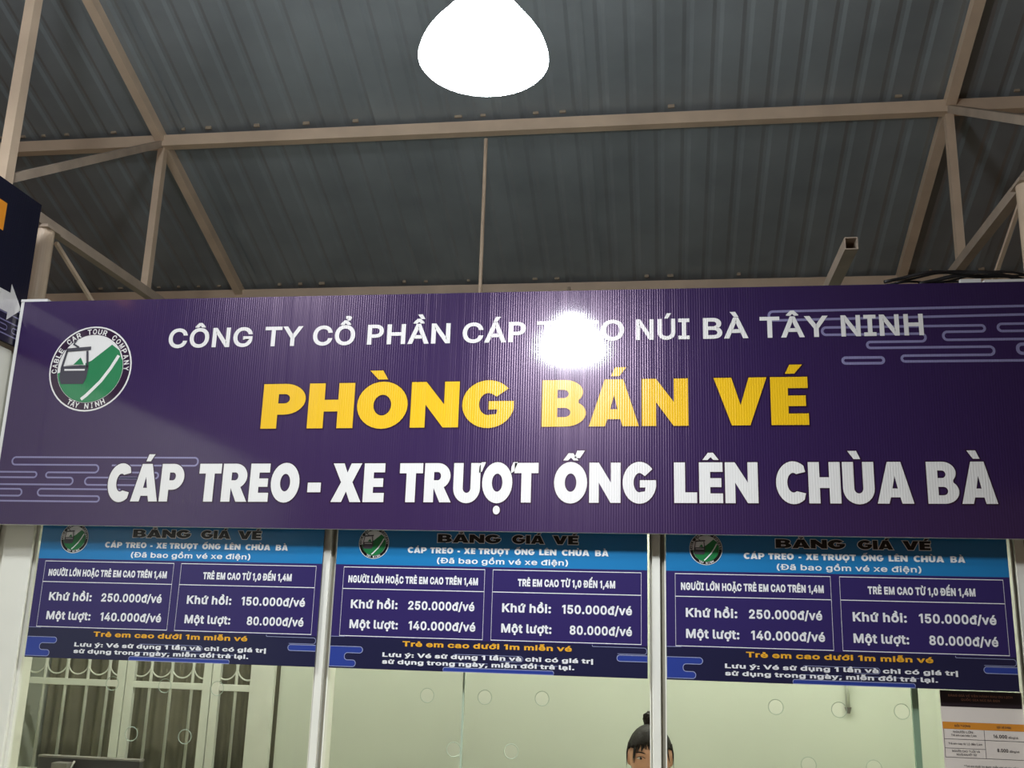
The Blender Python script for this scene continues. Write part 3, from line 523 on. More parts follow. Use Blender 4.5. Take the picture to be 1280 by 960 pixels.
ẻ 404 212,-8,161,-2,117,16,82,46,56,85,40,132,34,187,39,242,55,290,81,329,115,359,157,378,205,384,236,382,266,374,294,361,319,341,341,315,357,282,368,242,371,194,371,169,75,169,75,221,338,221,310,202,307,237,298,269,283,294,263,314,237,326,205,330,173,326,146,313,125,294,109,270,99,241,96,211,96,178,100,139,110,106,128,80,151,61,179,50,212,46,234,48,254,53,271,61,285,73,297,88,306,105,365,91,353,63,335,39,311,19,283,4,249,-5;224,429,178,429,202,476,204,482,204,486,200,488,195,489,147,489,147,529,195,529,214,528,229,524,241,517,249,509,253,498,253,486,250,473,242,459
Ế 419 60,0,60,509,372,509,372,452,125,452,125,286,355,286,355,229,125,229,125,57,375,57,375,0;171,555,111,555,111,558,191,649,249,649,329,558,329,555,268,555,220,615;266,676,314,770,382,770,316,676
ế 404 212,-8,161,-2,117,16,82,46,56,85,40,132,34,187,39,242,55,290,81,329,115,359,157,378,205,384,236,382,266,374,294,361,319,341,341,315,357,282,368,242,371,194,371,169,75,169,75,221,338,221,310,202,307,237,298,269,283,294,263,314,237,326,205,330,173,326,146,313,125,294,109,270,99,241,96,211,96,178,100,139,110,106,128,80,151,61,179,50,212,46,234,48,254,53,271,61,285,73,297,88,306,105,365,91,353,63,335,39,311,19,283,4,249,-5;157,426,97,426,97,428,177,520,235,520,315,428,315,426,254,426,206,485;252,547,300,641,368,641,302,547
ễ 404 212,-8,161,-2,117,16,82,46,56,85,40,132,34,187,39,242,55,290,81,329,115,359,157,378,205,384,236,382,266,374,294,361,319,341,341,315,357,282,368,242,371,194,371,169,75,169,75,221,338,221,310,202,307,237,298,269,283,294,263,314,237,326,205,330,173,326,146,313,125,294,109,270,99,241,96,211,96,178,100,139,110,106,128,80,151,61,179,50,212,46,234,48,254,53,271,61,285,73,297,88,306,105,365,91,353,63,335,39,311,19,283,4,249,-5;157,426,97,426,97,428,177,520,235,520,315,428,315,426,254,426,206,485;250,557,238,558,226,561,214,565,203,571,192,576,183,581,174,584,167,585,160,583,154,576,151,567,149,558,106,558,110,586,121,609,138,624,161,629,174,628,186,624,197,620,207,614,217,609,226,604,235,601,244,600,251,601,257,606,260,615,263,628,305,628,300,599,289,576,272,561
ệ 404 212,-8,161,-2,117,16,82,46,56,85,40,132,34,187,39,242,55,290,81,329,115,359,157,378,205,384,236,382,266,374,294,361,319,341,341,315,357,282,368,242,371,194,371,169,75,169,75,221,338,221,310,202,307,237,298,269,283,294,263,314,237,326,205,330,173,326,146,313,125,294,109,270,99,241,96,211,96,178,100,139,110,106,128,80,151,61,179,50,212,46,234,48,254,53,271,61,285,73,297,88,306,105,365,91,353,63,335,39,311,19,283,4,249,-5;155,435,95,435,95,438,175,529,233,529,313,438,313,435,252,435,204,495;205,-144,189,-141,175,-133,166,-120,163,-104,166,-88,175,-75,189,-66,205,-64,221,-66,235,-75,244,-88,248,-104,244,-120,235,-133,221,-141
ỉ 167 53,0,53,379,114,379,114,0;104,429,58,429,82,476,84,482,83,486,80,488,74,489,27,489,27,529,74,529,93,528,109,524,120,517,128,509,133,498,133,486,130,473,122,459
Ị 300 31,0,31,57,118,57,118,452,31,452,31,509,269,509,269,452,183,452,183,57,269,57,269,0;151,-144,135,-141,121,-133,112,-120,109,-104,112,-88,121,-75,135,-66,151,-64,168,-66,181,-75,191,-88,194,-104,191,-120,181,-133,168,-141
ị 167 53,0,53,379,114,379,114,0;84,443,67,446,54,455,44,468,41,483,44,499,54,512,67,521,84,524,100,521,114,512,123,499,126,483,123,468,114,455,100,446;84,-144,68,-141,54,-133,45,-120,42,-104,45,-88,54,-75,68,-66,84,-64,101,-66,115,-75,124,-88,127,-104,124,-120,115,-133,101,-141
Ố 533 267,-7,205,1,150,25,105,63,70,115,48,179,40,254,48,329,70,393,105,445,150,484,205,508,267,516,329,508,384,484,429,445,464,393,486,329,493,254,486,179,464,115,429,63,384,25,329,1;267,53,310,59,349,76,383,105,408,144,425,194,430,254,425,314,408,365,383,404,349,433,310,450,267,456,223,450,184,433,151,404,125,364,109,314,103,254,109,194,125,144,151,105,184,76,223,59;220,555,160,555,160,558,240,649,298,649,379,558,379,555,318,555,269,615;315,676,363,770,431,770,365,676
ồ 415 207,-8,159,-2,117,16,82,46,56,85,40,133,34,187,40,243,56,291,82,330,117,360,159,378,207,384,256,378,299,360,333,330,359,291,376,243,381,187,376,133,359,85,333,46,299,16,256,-2;207,46,242,51,270,66,292,89,307,117,316,151,319,187,316,224,307,258,292,287,270,310,242,325,207,330,173,325,145,310,124,287,108,258,99,224,96,187,99,151,108,117,124,89,145,66,173,51;160,426,100,426,100,428,180,520,238,520,319,428,319,426,258,426,209,485;272,547,207,641,275,641,323,547
Ổ 533 267,-7,205,1,150,25,105,63,70,115,48,179,40,254,48,329,70,393,105,445,150,484,205,508,267,516,329,508,384,484,429,445,464,393,486,329,493,254,486,179,464,115,429,63,384,25,329,1;267,53,310,59,349,76,383,105,408,144,425,194,430,254,425,314,408,365,383,404,349,433,310,450,267,456,223,450,184,433,151,404,125,364,109,314,103,254,109,194,125,144,151,105,184,76,223,59;220,555,160,555,160,558,240,649,298,649,379,558,379,555,318,555,269,615;360,676,313,676,335,717,337,723,336,727,333,729,327,730,280,730,280,770,327,770,352,768,371,760,382,749,387,734,385,718,376,699
ổ 415 207,-8,159,-2,117,16,82,46,56,85,40,133,34,187,40,243,56,291,82,330,117,360,159,378,207,384,256,378,299,360,333,330,359,291,376,243,381,187,376,133,359,85,333,46,299,16,256,-2;207,46,242,51,270,66,292,89,307,117,316,151,319,187,316,224,307,258,292,287,270,310,242,325,207,330,173,325,145,310,124,287,108,258,99,224,96,187,99,151,108,117,124,89,145,66,173,51;160,426,100,426,100,428,180,520,238,520,319,428,319,426,258,426,209,485;300,547,254,547,275,587,277,593,277,597,273,600,268,601,220,601,220,641,268,641,293,638,311,631,323,619,327,605,325,588,316,570
ộ 415 207,-8,159,-2,117,16,82,46,56,85,40,133,34,187,40,243,56,291,82,330,117,360,159,378,207,384,256,378,299,360,333,330,359,291,376,243,381,187,376,133,359,85,333,46,299,16,256,-2;207,46,242,51,270,66,292,89,307,117,316,151,319,187,316,224,307,258,292,287,270,310,242,325,207,330,173,325,145,310,124,287,108,258,99,224,96,187,99,151,108,117,124,89,145,66,173,51;158,435,98,435,98,438,178,529,236,529,317,438,317,435,256,435,207,495;208,-144,192,-141,178,-133,169,-120,166,-104,169,-88,178,-75,192,-66,208,-64,225,-66,238,-75,248,-88,251,-104,248,-120,238,-133,225,-141
Ớ 532 266,473,266,516,284,515,298,515,311,513,324,512,340,511,361,510,389,509,427,509,432,510,433,515,433,581,491,581,491,518,488,492,477,474,459,463,433,460,420,460,408,462,395,464,380,466,361,469,337,471,306,472;267,-7,205,1,150,25,105,63,70,115,48,179,40,254,48,329,70,393,105,445,150,484,205,508,267,516,329,508,384,484,429,445,464,393,486,329,493,254,486,179,464,115,429,63,384,25,329,1;267,53,310,59,349,76,383,105,408,144,425,194,430,254,425,314,408,365,383,404,349,433,310,450,267,456,223,450,184,433,151,404,125,364,109,314,103,254,109,194,125,144,151,105,184,76,223,59;240,558,288,659,356,659,290,558
ớ 413 207,344,207,384,222,384,236,384,249,383,263,382,277,381,291,380,306,380,322,380,331,383,334,391,334,464,391,464,391,396,387,373,376,357,358,347,333,344,302,344,270,344,238,344;207,-8,159,-2,117,16,82,46,56,85,40,133,34,187,40,243,56,291,82,330,117,360,159,378,207,384,256,378,299,360,333,330,359,291,376,243,381,187,376,133,359,85,333,46,299,16,256,-2;207,46,242,51,270,66,292,89,307,117,316,151,319,187,316,224,307,258,292,287,270,310,242,325,207,330,173,325,145,310,124,287,108,258,99,224,96,187,99,151,108,117,124,89,145,66,173,51;181,429,228,529,297,529,231,429
Ờ 532 266,473,266,516,284,515,298,515,311,513,324,512,340,511,361,510,389,509,427,509,432,510,433,515,433,581,491,581,491,518,488,492,477,474,459,463,433,460,420,460,408,462,395,464,380,466,361,469,337,471,306,472;267,-7,205,1,150,25,105,63,70,115,48,179,40,254,48,329,70,393,105,445,150,484,205,508,267,516,329,508,384,484,429,445,464,393,486,329,493,254,486,179,464,115,429,63,384,25,329,1;267,53,310,59,349,76,383,105,408,144,425,194,430,254,425,314,408,365,383,404,349,433,310,450,267,456,223,450,184,433,151,404,125,364,109,314,103,254,109,194,125,144,151,105,184,76,223,59;243,558,177,659,245,659,293,558
Ợ 532 266,473,266,516,284,515,298,515,311,513,324,512,340,511,361,510,389,509,427,509,432,510,433,515,433,581,491,581,491,518,488,492,477,474,459,463,433,460,420,460,408,462,395,464,380,466,361,469,337,471,306,472;267,-7,205,1,150,25,105,63,70,115,48,179,40,254,48,329,70,393,105,445,150,484,205,508,267,516,329,508,384,484,429,445,464,393,486,329,493,254,486,179,464,115,429,63,384,25,329,1;267,53,310,59,349,76,383,105,408,144,425,194,430,254,425,314,408,365,383,404,349,433,310,450,267,456,223,450,184,433,151,404,125,364,109,314,103,254,109,194,125,144,151,105,184,76,223,59;268,-144,252,-141,238,-133,229,-120,226,-104,229,-88,238,-75,252,-66,268,-64,284,-66,298,-75,308,-88,311,-104,308,-120,298,-133,284,-141
ợ 413 207,344,207,384,222,384,236,384,249,383,263,382,277,381,291,380,306,380,322,380,331,383,334,391,334,464,391,464,391,396,387,373,376,357,358,347,333,344,302,344,270,344,238,344;207,-8,159,-2,117,16,82,46,56,85,40,133,34,187,40,243,56,291,82,330,117,360,159,378,207,384,256,378,299,360,333,330,359,291,376,243,381,187,376,133,359,85,333,46,299,16,256,-2;207,46,242,51,270,66,292,89,307,117,316,151,319,187,316,224,307,258,292,287,270,310,242,325,207,330,173,325,145,310,124,287,108,258,99,224,96,187,99,151,108,117,124,89,145,66,173,51;208,-144,192,-141,178,-133,169,-120,166,-104,169,-88,178,-75,192,-66,208,-64,225,-66,238,-75,248,-88,251,-104,248,-120,238,-133,225,-141
ụ 410 182,-5,146,-1,115,11,89,31,69,59,57,95,53,139,53,379,114,379,114,144,119,105,137,75,164,56,200,50,226,53,249,62,268,77,283,97,293,122,296,153,296,379,357,379,357,0,298,0,298,92,307,92,286,47,257,17,222,0;206,-144,190,-141,176,-133,167,-120,164,-104,167,-88,176,-75,190,-66,206,-64,223,-66,236,-75,246,-88,249,-104,246,-120,236,-133,223,-141
ứ 432 322,338,322,379,351,379,360,382,363,391,363,464,417,464,417,396,414,371,403,353,385,342,359,338;182,-5,146,-1,115,11,89,31,69,59,57,95,53,139,53,379,114,379,114,144,119,105,137,75,164,56,200,50,226,53,249,62,268,77,283,97,293,122,296,153,296,379,357,379,357,0,298,0,298,92,307,92,286,47,257,17,222,0;178,429,226,529,294,529,228,429
Ừ 515 394,460,394,509,455,509,460,510,461,515,461,581,519,581,519,518,516,492,505,474,487,463,461,460;259,-8,203,-2,154,15,114,43,85,80,66,124,60,173,60,509,124,509,124,178,128,144,141,113,160,87,187,68,220,56,259,52,298,56,331,68,357,87,377,113,389,144,393,178,393,509,457,509,457,173,451,124,433,80,403,43,363,15,315,-2;235,558,169,659,237,659,285,558
ừ 432 322,338,322,379,351,379,360,382,363,391,363,464,417,464,417,396,414,371,403,353,385,342,359,338;182,-5,146,-1,115,11,89,31,69,59,57,95,53,139,53,379,114,379,114,144,119,105,137,75,164,56,200,50,226,53,249,62,268,77,283,97,293,122,296,153,296,379,357,379,357,0,298,0,298,92,307,92,286,47,257,17,222,0;181,429,115,529,183,529,231,429
ử 432 322,338,322,379,351,379,360,382,363,391,363,464,417,464,417,396,414,371,403,353,385,342,359,338;182,-5,146,-1,115,11,89,31,69,59,57,95,53,139,53,379,114,379,114,144,119,105,137,75,164,56,200,50,226,53,249,62,268,77,283,97,293,122,296,153,296,379,357,379,357,0,298,0,298,92,307,92,286,47,257,17,222,0;225,429,179,429,203,476,205,482,205,486,201,488,196,489,148,489,148,529,196,529,215,528,230,524,242,517,250,509,254,498,254,486,251,473,243,459
''')

# ================================================================== the setting
# ---- floor
struct(obj('floor', B(-7, 6, -8, 4.2, -.1, 0), M['floor']), 'grey concrete floor of the open ticket hall')
# ---- roof: corrugated sheets, each its own part
roof = sempty('roof', 'corrugated grey steel roof over the ticket hall')
def roof_sheet_bm(w, ya, yb):
    bm = bmesh.new(); p = .13; prof = []
    n = int(round(w/p))
    for i in range(n):
        x = i*p
        prof += [(x, 0), (x+.078, .001), (x+.096, .008), (x+.112, .008)]
    prof.append((w, 0)); prof.append((w+.03, 0))
    A = [bm.verts.new((x, ya, ROOF(ya)+z)) for x, z in prof]; Bb = [bm.verts.new((x, yb, ROOF(yb)+z)) for x, z in prof]
    for i in range(len(prof)-1): bm.faces.new((A[i], A[i+1], Bb[i+1], Bb[i]))
    return bm
SW = 1.04
sa = obj('roof_sheet', roof_sheet_bm(SW, -1.8, 3.5), M['roof'], roof); sb = obj('roof_sheet', roof_sheet_bm(SW, -7.0, -1.8), M['roof'], roof)
for i in range(10):
    for src in (sa, sb):
        o = src if i == 0 else src.copy()
        if i: COL.objects.link(o); o.parent = roof
        o.location = (-5.56+i*SW, 0, .004*(i % 2))
obj('ridge_cap', beam(bmesh.new(), (-5.6, -1.8, ROOF(-1.79)+.05), (4.9, -1.8, ROOF(-1.79)+.05), .4, .01), M['roof'], roof)
foam = bmesh.new()
for y in (.93, 2.05):
    for k in range(70):
        x = -5.2+k*.13+.05
        if random.random() < .4: box(foam, x-.004, x+.012+random.random()*.022, y-.036, y-.026, ROOF(y-.03)-.009, ROOF(y-.03)+.014)
fo = obj('foam_strip', foam, M['foam'], roof); fo['kind'] = 'stuff'
# ---- purlins
def purlin(y, label):
    z = ROOF(y)-.045
    bm = bmesh.new(); beam(bm, (-5.5, y, z), (4.8, y, z), .05, .06)
    return tag(obj('roof_purlin', bm, M['steel']), label, 'purlin', 'roof purlins')
purlin(.93, 'long cream steel purlin crossing below the lamp, in full view')
purlin(2.05, 'lower cream steel purlin just above the top edge of the big sign')
purlin(-.19, 'cream steel purlin nearer the viewer than the two in view')
purlin(3.17, 'cream steel purlin at the low eave behind the office')
purlin(-1.31, 'cream steel purlin high up beside the ridge')
# ---- trusses in planes x = const
def truss(x, zc, label):
    t = thing('roof_truss', label, 'truss', (x, .93, zc), 'roof trusses')
    P = lambda y, z: (0, y-.93, z-zc)
    ye = (4.425-zc)/.395-.02
    def m(n, a, b, w, mm='steel'): obj(n, beam(bmesh.new(), P(*a), P(*b), w, w*.9), M[mm], t)
    m('rafter', (-1.8, RAFT(-1.8)), (ye, RAFT(ye)), .052); m('rafter', (-1.8, RAFT(-1.8)), (-6.6, RAFT(-6.6)), .052)
    m('bottom_chord', (-.25, zc), (ye, zc), .044, 'steel_grey')
    m('post', (.95, zc), (.95, RAFT(.95)), .040); m('post', (-.19, zc), (-.19, RAFT(-.19)), .048)
    m('post', (2.05, zc), (2.05, RAFT(2.05)), .03)
    m('diagonal', (.95, RAFT(.95)), (-.19, zc+.06), .034, 'steel_grey')
    m('brace', (.19, zc-.05), (.72, zc-.30), .016); m('brace', (.72, zc-.30), (1.6, zc-.02), .012)
    return t
truss(-2.543, 3.235, 'cream steel roof truss at the left, above the round column')
truss(1.33, 3.285, 'cream steel roof truss at the right, above the cable bundle')
# ---- columns
def column(x, y, ztop, label):
    t = thing('round_column', label, 'column', (x, y, 0), 'round steel columns')
    obj('shaft', lathe(bmesh.new(), [(.045, 0), (.045, ztop-.012)], n=28, close=True), M['steel'], t, smooth=False)
    obj('cap_plate', B(-.05, .05, -.05, .05, ztop-.012, ztop), M['steel_grey'], t)
    obj('base_plate', B(-.09, .09, -.09, .09, 0, .012), M['steel_grey'], t)
    return t
column(-2.545, .10, 3.212, 'cream round steel column behind the left end of the big sign')
column(1.325, .08, 3.26, 'cream round steel column behind the right end of the big sign')
# ---- hanging rod and small stub, square tube
tag(obj('hanging_rod', tube(bmesh.new(), [(-.838, .93, 3.985), (-.838, .93, 2.72)], .009, 8), M['steel']), 'thin pale rod hanging straight down below the lamp', 'rod')
tag(obj('hanging_stub', tube(bmesh.new(), [(-.52, 2.02, 3.60), (-.52, 2.02, 2.76)], .009, 8), M['steel_grey']), 'short pale rod behind the sign top, right of the long rod', 'rod')
tag(obj('square_tube', beam(bmesh.new(), (.676, -.02, 3.004), (.676, 1.9, 3.004), .046, .046, .007), M['steel_grey']), 'open-ended grey square tube jutting out above the sign', 'tube')
sqt = [o for o in COL.objects if o.name == 'square_tube'][0]
obj('support_leg', B(.655, .697, .58, .62, 2.762, 2.982), M['steel_grey'], sqt)
obj('support_leg', B(.655, .697, 1.7, 1.74, 2.762, 2.982), M['steel_grey'], sqt)
# ---- front wall and posts (window wall plane y = 0)
fascia = struct(obj('wall_front', B(-3.7, 2.2, .03, .13, 2.0, 2.72), M['wall']), 'pale wall band behind the big sign')
struct(obj('wall_front', B(-3.7, 2.2, .03, .13, 0, .98), M['wall']), 'pale wall below the ticket windows')
wr = struct(obj('wall_right', B(1.175, 2.2, .02, .12, .98, 2.0), M['wall']), 'pale wall right of the third ticket window')
struct(obj('wall_front', B(-3.7, -2.46, .02, .12, .98, 2.0), M['wall']), 'pale wall left of the first ticket window')
# left side wall with tiles, coming toward the viewer
wl = sempty('wall_left', 'white tiled side wall left of the first window')
obj('backing', B(-2.60, -2.468, -3.4, 0.0, 0, 2.62), M['grout'], wl)
for z0, h in ((.004, .412), (.42, .597), (1.02, .597), (1.62, .597), (2.22, .40)):
    me_t = None
    for iy in range(8):
        if me_t is None: o = obj('wall_tile', B(0, .010, .003, .397, .0, h, bev=.0015), M['tile'], wl); me_t = o
        else: o = me_t.copy(); COL.objects.link(o); o.parent = wl
        o.location = (-2.468, -.4-iy*.4, z0)
def post(n, x0, x1, label):
    t = sempty('trim_%d' % n, label)
    w = x1-x0; s = .056/ .056
    obj('post_core', B(x0, x1, -.004, .06, .98, 2.0), M['post'], t)
    if n == 1:
        obj('post_face', B(x0+.03, x1-.012, -.022, -.004, .98, 2.0, bev=.003), M['post'], t); return t
    obj('post_face', B(x0+w*.16, x0+w*.66, -.030, -.004, .98, 2.0, bev=.002), M['post'], t)
    obj('post_lip', B(x0, x0+w*.07, -.016, -.004, .98, 2.0), M['post'], t)
    obj('post_lip', B(x1-w*.08, x1, -.020, -.004, .98, 2.0), M['post'], t)
    obj('gasket', B(x0+w*.68, x1-w*.09, -.008, -.003, .98, 2.0), M['gasket'], t)
    return t
post(1, -2.455, -2.296, 'wide white post left of the first window')
post(2, -1.190, -1.137, 'white post between the first and second windows')
post(3, -.040, .0145, 'white post between the second and third windows')
post(4, 1.115, 1.175, 'white post right of the third window')
for i, (xa, xb, joint, holes) in enumerate((
        (-2.296, -1.190, None, [(-1.943, 1.410), (-1.743, 1.409), (-1.547, 1.407), (-1.849, 1.243), (-1.649, 1.242)]),
        (-1.137, -.040, -.667, [(-.792, 1.411), (-.594, 1.412), (-.399, 1.415), (-.693, 1.241), (-.499, 1.243)]),
        (.0145, 1.115, .797, [(.364, 1.417), (.562, 1.416), (.755, 1.418), (.46, 1.245), (.66, 1.245)]))):
    w = sempty('window_%d' % (i+1), ['first ticket window from the left', 'middle ticket window', 'third ticket window, at the right'][i])
    obj('sill', B(xa, xb, -.01, .06, .98, 1.02), M['post'], w)
    obj('head', B(xa, xb, -.01, .06, 1.985, 2.0), M['post'], w)
    cuts = [xa] + ([joint] if joint else []) + [xb]
    for k in range(len(cuts)-1):
        a, b = cuts[k], cuts[k+1]
        hs = [h for h in holes if a+.02 < h[0] < b-.02]
        for yy in (.012,):
            bm = bmesh.new()
            fill(bm, [[(a, 1.02), (b, 1.02), (b, 1.985), (a, 1.985)]] + [[(hx+.023*math.cos(2*PI*q/28), hz+.023*math.sin(2*PI*q/28)) for q in range(28)] for hx, hz in hs], plane_y(yy + .006*k))
            g = obj('glass_pane', bm, M['glass'], w)
        for hx, hz in hs:
            obj('speaking_hole_rim', ring_y(bmesh.new(), hx, hz, yy+.006*k, .0235, .0012), M['rim'], g)
    if joint:
        jw = .010 if i == 2 else .003
        obj('glass_edge', B(joint-jw, joint+jw, .010, .022, 1.02, 1.985), M['gedge'] if i == 2 else M['rim'], w)
# counter shelf outside
tag(obj('counter', B(-2.45, 1.3, -.30, -.003, .93, .975, bev=.006), M['counter']), 'pale stone counter shelf below the ticket windows', 'counter')
# ---- office behind the glass
struct(obj('wall_back', B(-2.04, 1.72, 1.93, 2.03, 0, 2.72), M['room']), 'pale green back wall of the ticket office')
struct(obj('wall_left_inside', B(-3.72, -3.62, .14, 2.35, 0, 2.72), M['room']), 'pale green left wall of the ticket office')
struct(obj('wall_right_inside', B(1.72, 1.82, .14, 2.1, 0, 2.72), M['room']), 'pale green right wall of the ticket office')
struct(obj('ceiling', B(-3.72, 1.82, .03, 2.6, 2.72, 2.76), M['room']), 'pale green ceiling of the ticket office')
struct(obj('wall_back', B(-2.04, -1.94, 2.03, 2.45, 0, 2.72), M['room']), 'short return wall beside the barred gate')
struct(obj('wall_back', B(-3.72, -2.04, 2.35, 2.45, 0, 2.72), M['dark']), 'dark olive space behind the barred gate')
# curtain folds in that dark space
cur = bmesh.new(); N = 120; A = []; Bv = []
for k in range(N+1):
    x = -3.6+1.55*k/N; y = 2.28+.02*math.sin(k*.9)+.012*math.sin(k*.37)
    A.append(cur.verts.new((x, y, .02))); Bv.append(cur.verts.new((x, y, 2.5)))
for k in range(N): cur.faces.new((A[k], A[k+1], Bv[k+1], Bv[k]))
tag(obj('curtain', cur, M['dark'], smooth=True), 'dark olive curtain hanging behind the barred gate', 'curtain')
# gate leaves
def leaf(xa, xb, bars, sl, sr, label):
    t = thing('security_gate', label, 'gate', (xa, 1.9, .02), 'barred gate leaves')
    f = lambda x: x-xa
    def bb(n, a, b, z0, z1, d=.03): obj(n, B(f(a), f(b), -d/2, d/2, z0-.02, z1-.02, bev=.002), M['gate'], t)
    bb('stile', xa, xa+sl, .02, 2.1); bb('stile', xb-sr, xb, .02, 2.1)
    for z0, z1 in ((1.292, 1.326), (1.452, 1.485), (.82, .856), (2.05, 2.1), (.04, .09)): bb('rail', xa+sl, xb-sr, z0, z1, .026)
    obj('lower_panel', B(f(xa+sl), f(xb-sr), -.004, .004, .07, .80), M['gate'], t)
    xs = [xa+sl]+bars+[xb-sr]
    for x in bars:
        obj('bar', tube(bmesh.new(), [(f(x), 0, .836), (f(x), 0, 2.03)], .009, 8), M['gate'], t, smooth=True)
    sp = .1265; cs = [b-sp/2 for b in bars]+[bars[-1]+sp/2]
    for c in cs:
        R_ = .0595; lo, hi = xa+sl-.004, xb-sr+.004; a0, a1 = 0, 2*PI
        if c-R_ < lo: q = math.acos(min(1, max(-1, (lo-c)/R_))); a0, a1 = -q, q
        if c+R_ > hi: q = math.acos(min(1, max(-1, (hi-c)/R_))); a0, a1 = q, 2*PI-q
        if a1-a0 < .3: continue
        obj('ring', ring_y(bmesh.new(), f(c), 1.390, 0, R_, .0042, a0=a0, a1=a1), M['gate'], t, smooth=True)
    return t
leaf(-3.60, -2.908, [-3.392, -3.263, -3.136, -3.013], .075, .05, 'cream barred gate leaf at the far left behind the monitor')
leaf(-2.903, -2.412, [-2.766, -2.646, -2.524], .046, .046, 'cream barred gate leaf in the middle, three bars')
leaf(-2.407, -2.056, [-2.273], .045, .135, 'narrow cream barred gate leaf beside the pale wall, one bar')
# small conduit on the back wall
cdt = thing('wall_conduit', 'short narrow grey conduit with a dark tip on the office back wall', 'conduit', (.91, 1.915, 1.3))
obj('pipe', tube(bmesh.new(), [(0, 0, .03), (0, 0, .26)], .010, 10), M['room'], cdt, smooth=True)
obj('tip', tube(bmesh.new(), [(0, 0, .0), (0, 0, .03)], [.008, .017], 10), M['greyp'], cdt)
# inside tubes
for x in (-2.3, -.3, 1.0):
    t = thing('ceiling_tube_light', 'white tube light on the office ceiling, ' + {-2.3: 'above the barred gate', -.3: 'above the clerk', 1.0: 'above the right window'}[x], 'light', (x, 1.1, 2.70))
    obj('housing', B(-.6, .6, -.03, .03, -.01, .02), M['post'], t)
    obj('tube', tube(bmesh.new(), [(-.58, 0, -.03), (.58, 0, -.03)], .015, 10), M['tube'], t)
# desk and monitor
tag(obj('desk', B(-3.3, 1.6, .14, .40, .68, .72), M['counter']), 'pale desk top running behind the windows', 'desk')
mo = thing('computer_monitor', 'black computer monitor seen from behind, at the lower left window', 'monitor', (-2.138, .27, .721))
obj('screen_housing', B(-.205, .205, -.012, .022, .12, .400, bev=.004), M['black'], mo)
obj('edge_trim', B(-.206, .206, -.014, .024, .400, .406), M['greyp'], mo)
obj('rear_bulge', B(-.15, .15, -.045, -.012, .13, .32, bev=.01), M['black'], mo)
obj('bracket', B(-.12, -.055, -.06, -.012, .28, .388, bev=.003), M['greyp'], mo)
obj('cable', tube(bmesh.new(), [(-.05, -.02, .392), (-.055, -.03, .372), (-.05, -.03, .33), (-.03, -.03, .20)], .004, 8), M['edge'], mo, smooth=True)
obj('stand_neck', B(-.03, .03, -.03, .01, .0, .16), M['black'], mo)
obj('stand_foot', B(-.11, .11, -.09, .08, 0, .01), M['black'], mo)

# ================================================================== round logo (used on the sign and the boards)
def logo(parent, cx, cz, R, fn0, mats, dy=.0006):
    """mats: dark ring, white, grey cabin, green"""
    def fn(l): return lambda u, v: fn0(u, v, l)
    ci = lambda r, n=48: [(cx+r*math.cos(2*PI*k/n), cz+r*math.sin(2*PI*k/n)) for k in range(n)]
    e = obj('emblem', fill(bmesh.new(), [ci(R)], fn(0)), mats[1], parent)
    obj('emblem_ring', fill(bmesh.new(), [ci(R*.965), ci(R*.80)], fn(1)), mats[0], e)
    U = lambda x, y: (cx+x*R, cz+y*R)
    def clip(pts):   # keep points inside the inner disc
        o = []
        for x, y in pts:
            l = math.hypot(x, y)
            if l > .79: x, y = x*.79/l, y*.79/l
            o.append(U(x, y))
        return o
    low = [(.79*math.cos(math.radians(a)), .79*math.sin(math.radians(a))) for a in range(188, 378, 6)]
    hill = low + [(.74, .22), (.66, .42), (.46, .56), (.0, .18), (-.2, .1), (-.38, .04)]
    obj('emblem_hill', fill(bmesh.new(), [clip(hill)], fn(2)), mats[3], e)
    obj('emblem_track', ribbon(bmesh.new(), [Vector(U(*p)) for p in ((.66, .30), (.50, .0), (.30, -.30), (.0, -.62), (-.12, -.72))], R*.075, fn(3)), mats[1], e)
    bm = bmesh.new()
    fill(bm, [[U(-.72, .02), U(-.04, .02), U(-.06, -.22), U(-.12, -.36), U(-.66, -.36), U(-.72, -.22)]], fn(4))
    for a, b, w in (((-.62, .42), (-.70, .0), .05), ((-.12, .42), (-.06, .0), .05), ((-.64, .44), (-.04, .48), .08), ((-.68, .03), (-.06, .05), .05)):
        ribbon(bm, [Vector(U(*a)), Vector(U(*b))], R*w, fn(5))
    ribbon(bm, [Vector(U(*p)) for p in ((-.34, .50), (-.48, .58), (-.42, .68))], R*.045, fn(5))
    obj('emblem_cabin', bm, mats[2], e)
    obj('emblem_cabin_line', ribbon(bmesh.new(), [Vector(U(-.62, -.03)), Vector(U(-.12, -.03))], R*.04, fn(6)), mats[1], e)
    obj('emblem_window', fill(bmesh.new(), [[U(-.60, .08), U(-.12, .08), U(-.17, .38), U(-.56, .38)]], fn(5)), mats[1], e)
    obj('emblem_peak', fill(bmesh.new(), [[U(-.42, .09), U(-.16, .09), U(-.26, .26)]], fn(6)), mats[3], e)
    for wd, a0, a1 in (('CABLE', 188, 147), ('CAR', 138, 112), ('TOUR', 103, 69), ('COMPANY', 60, -5)):
        obj('emblem_lettering', arc_type(bmesh.new(), wd, cx, cz, R*.875, R*.125, a0, a1, fn(2), off=.03), mats[4], e)
    for wd, a0, a1 in (('TÂY', 240, 260), ('NINH', 268, 302)):
        obj('emblem_lettering', arc_type(bmesh.new(), wd, cx, cz, R*.875, R*.125, a0, a1, fn(2), off=.03, inward=True), mats[4], e)
    return e

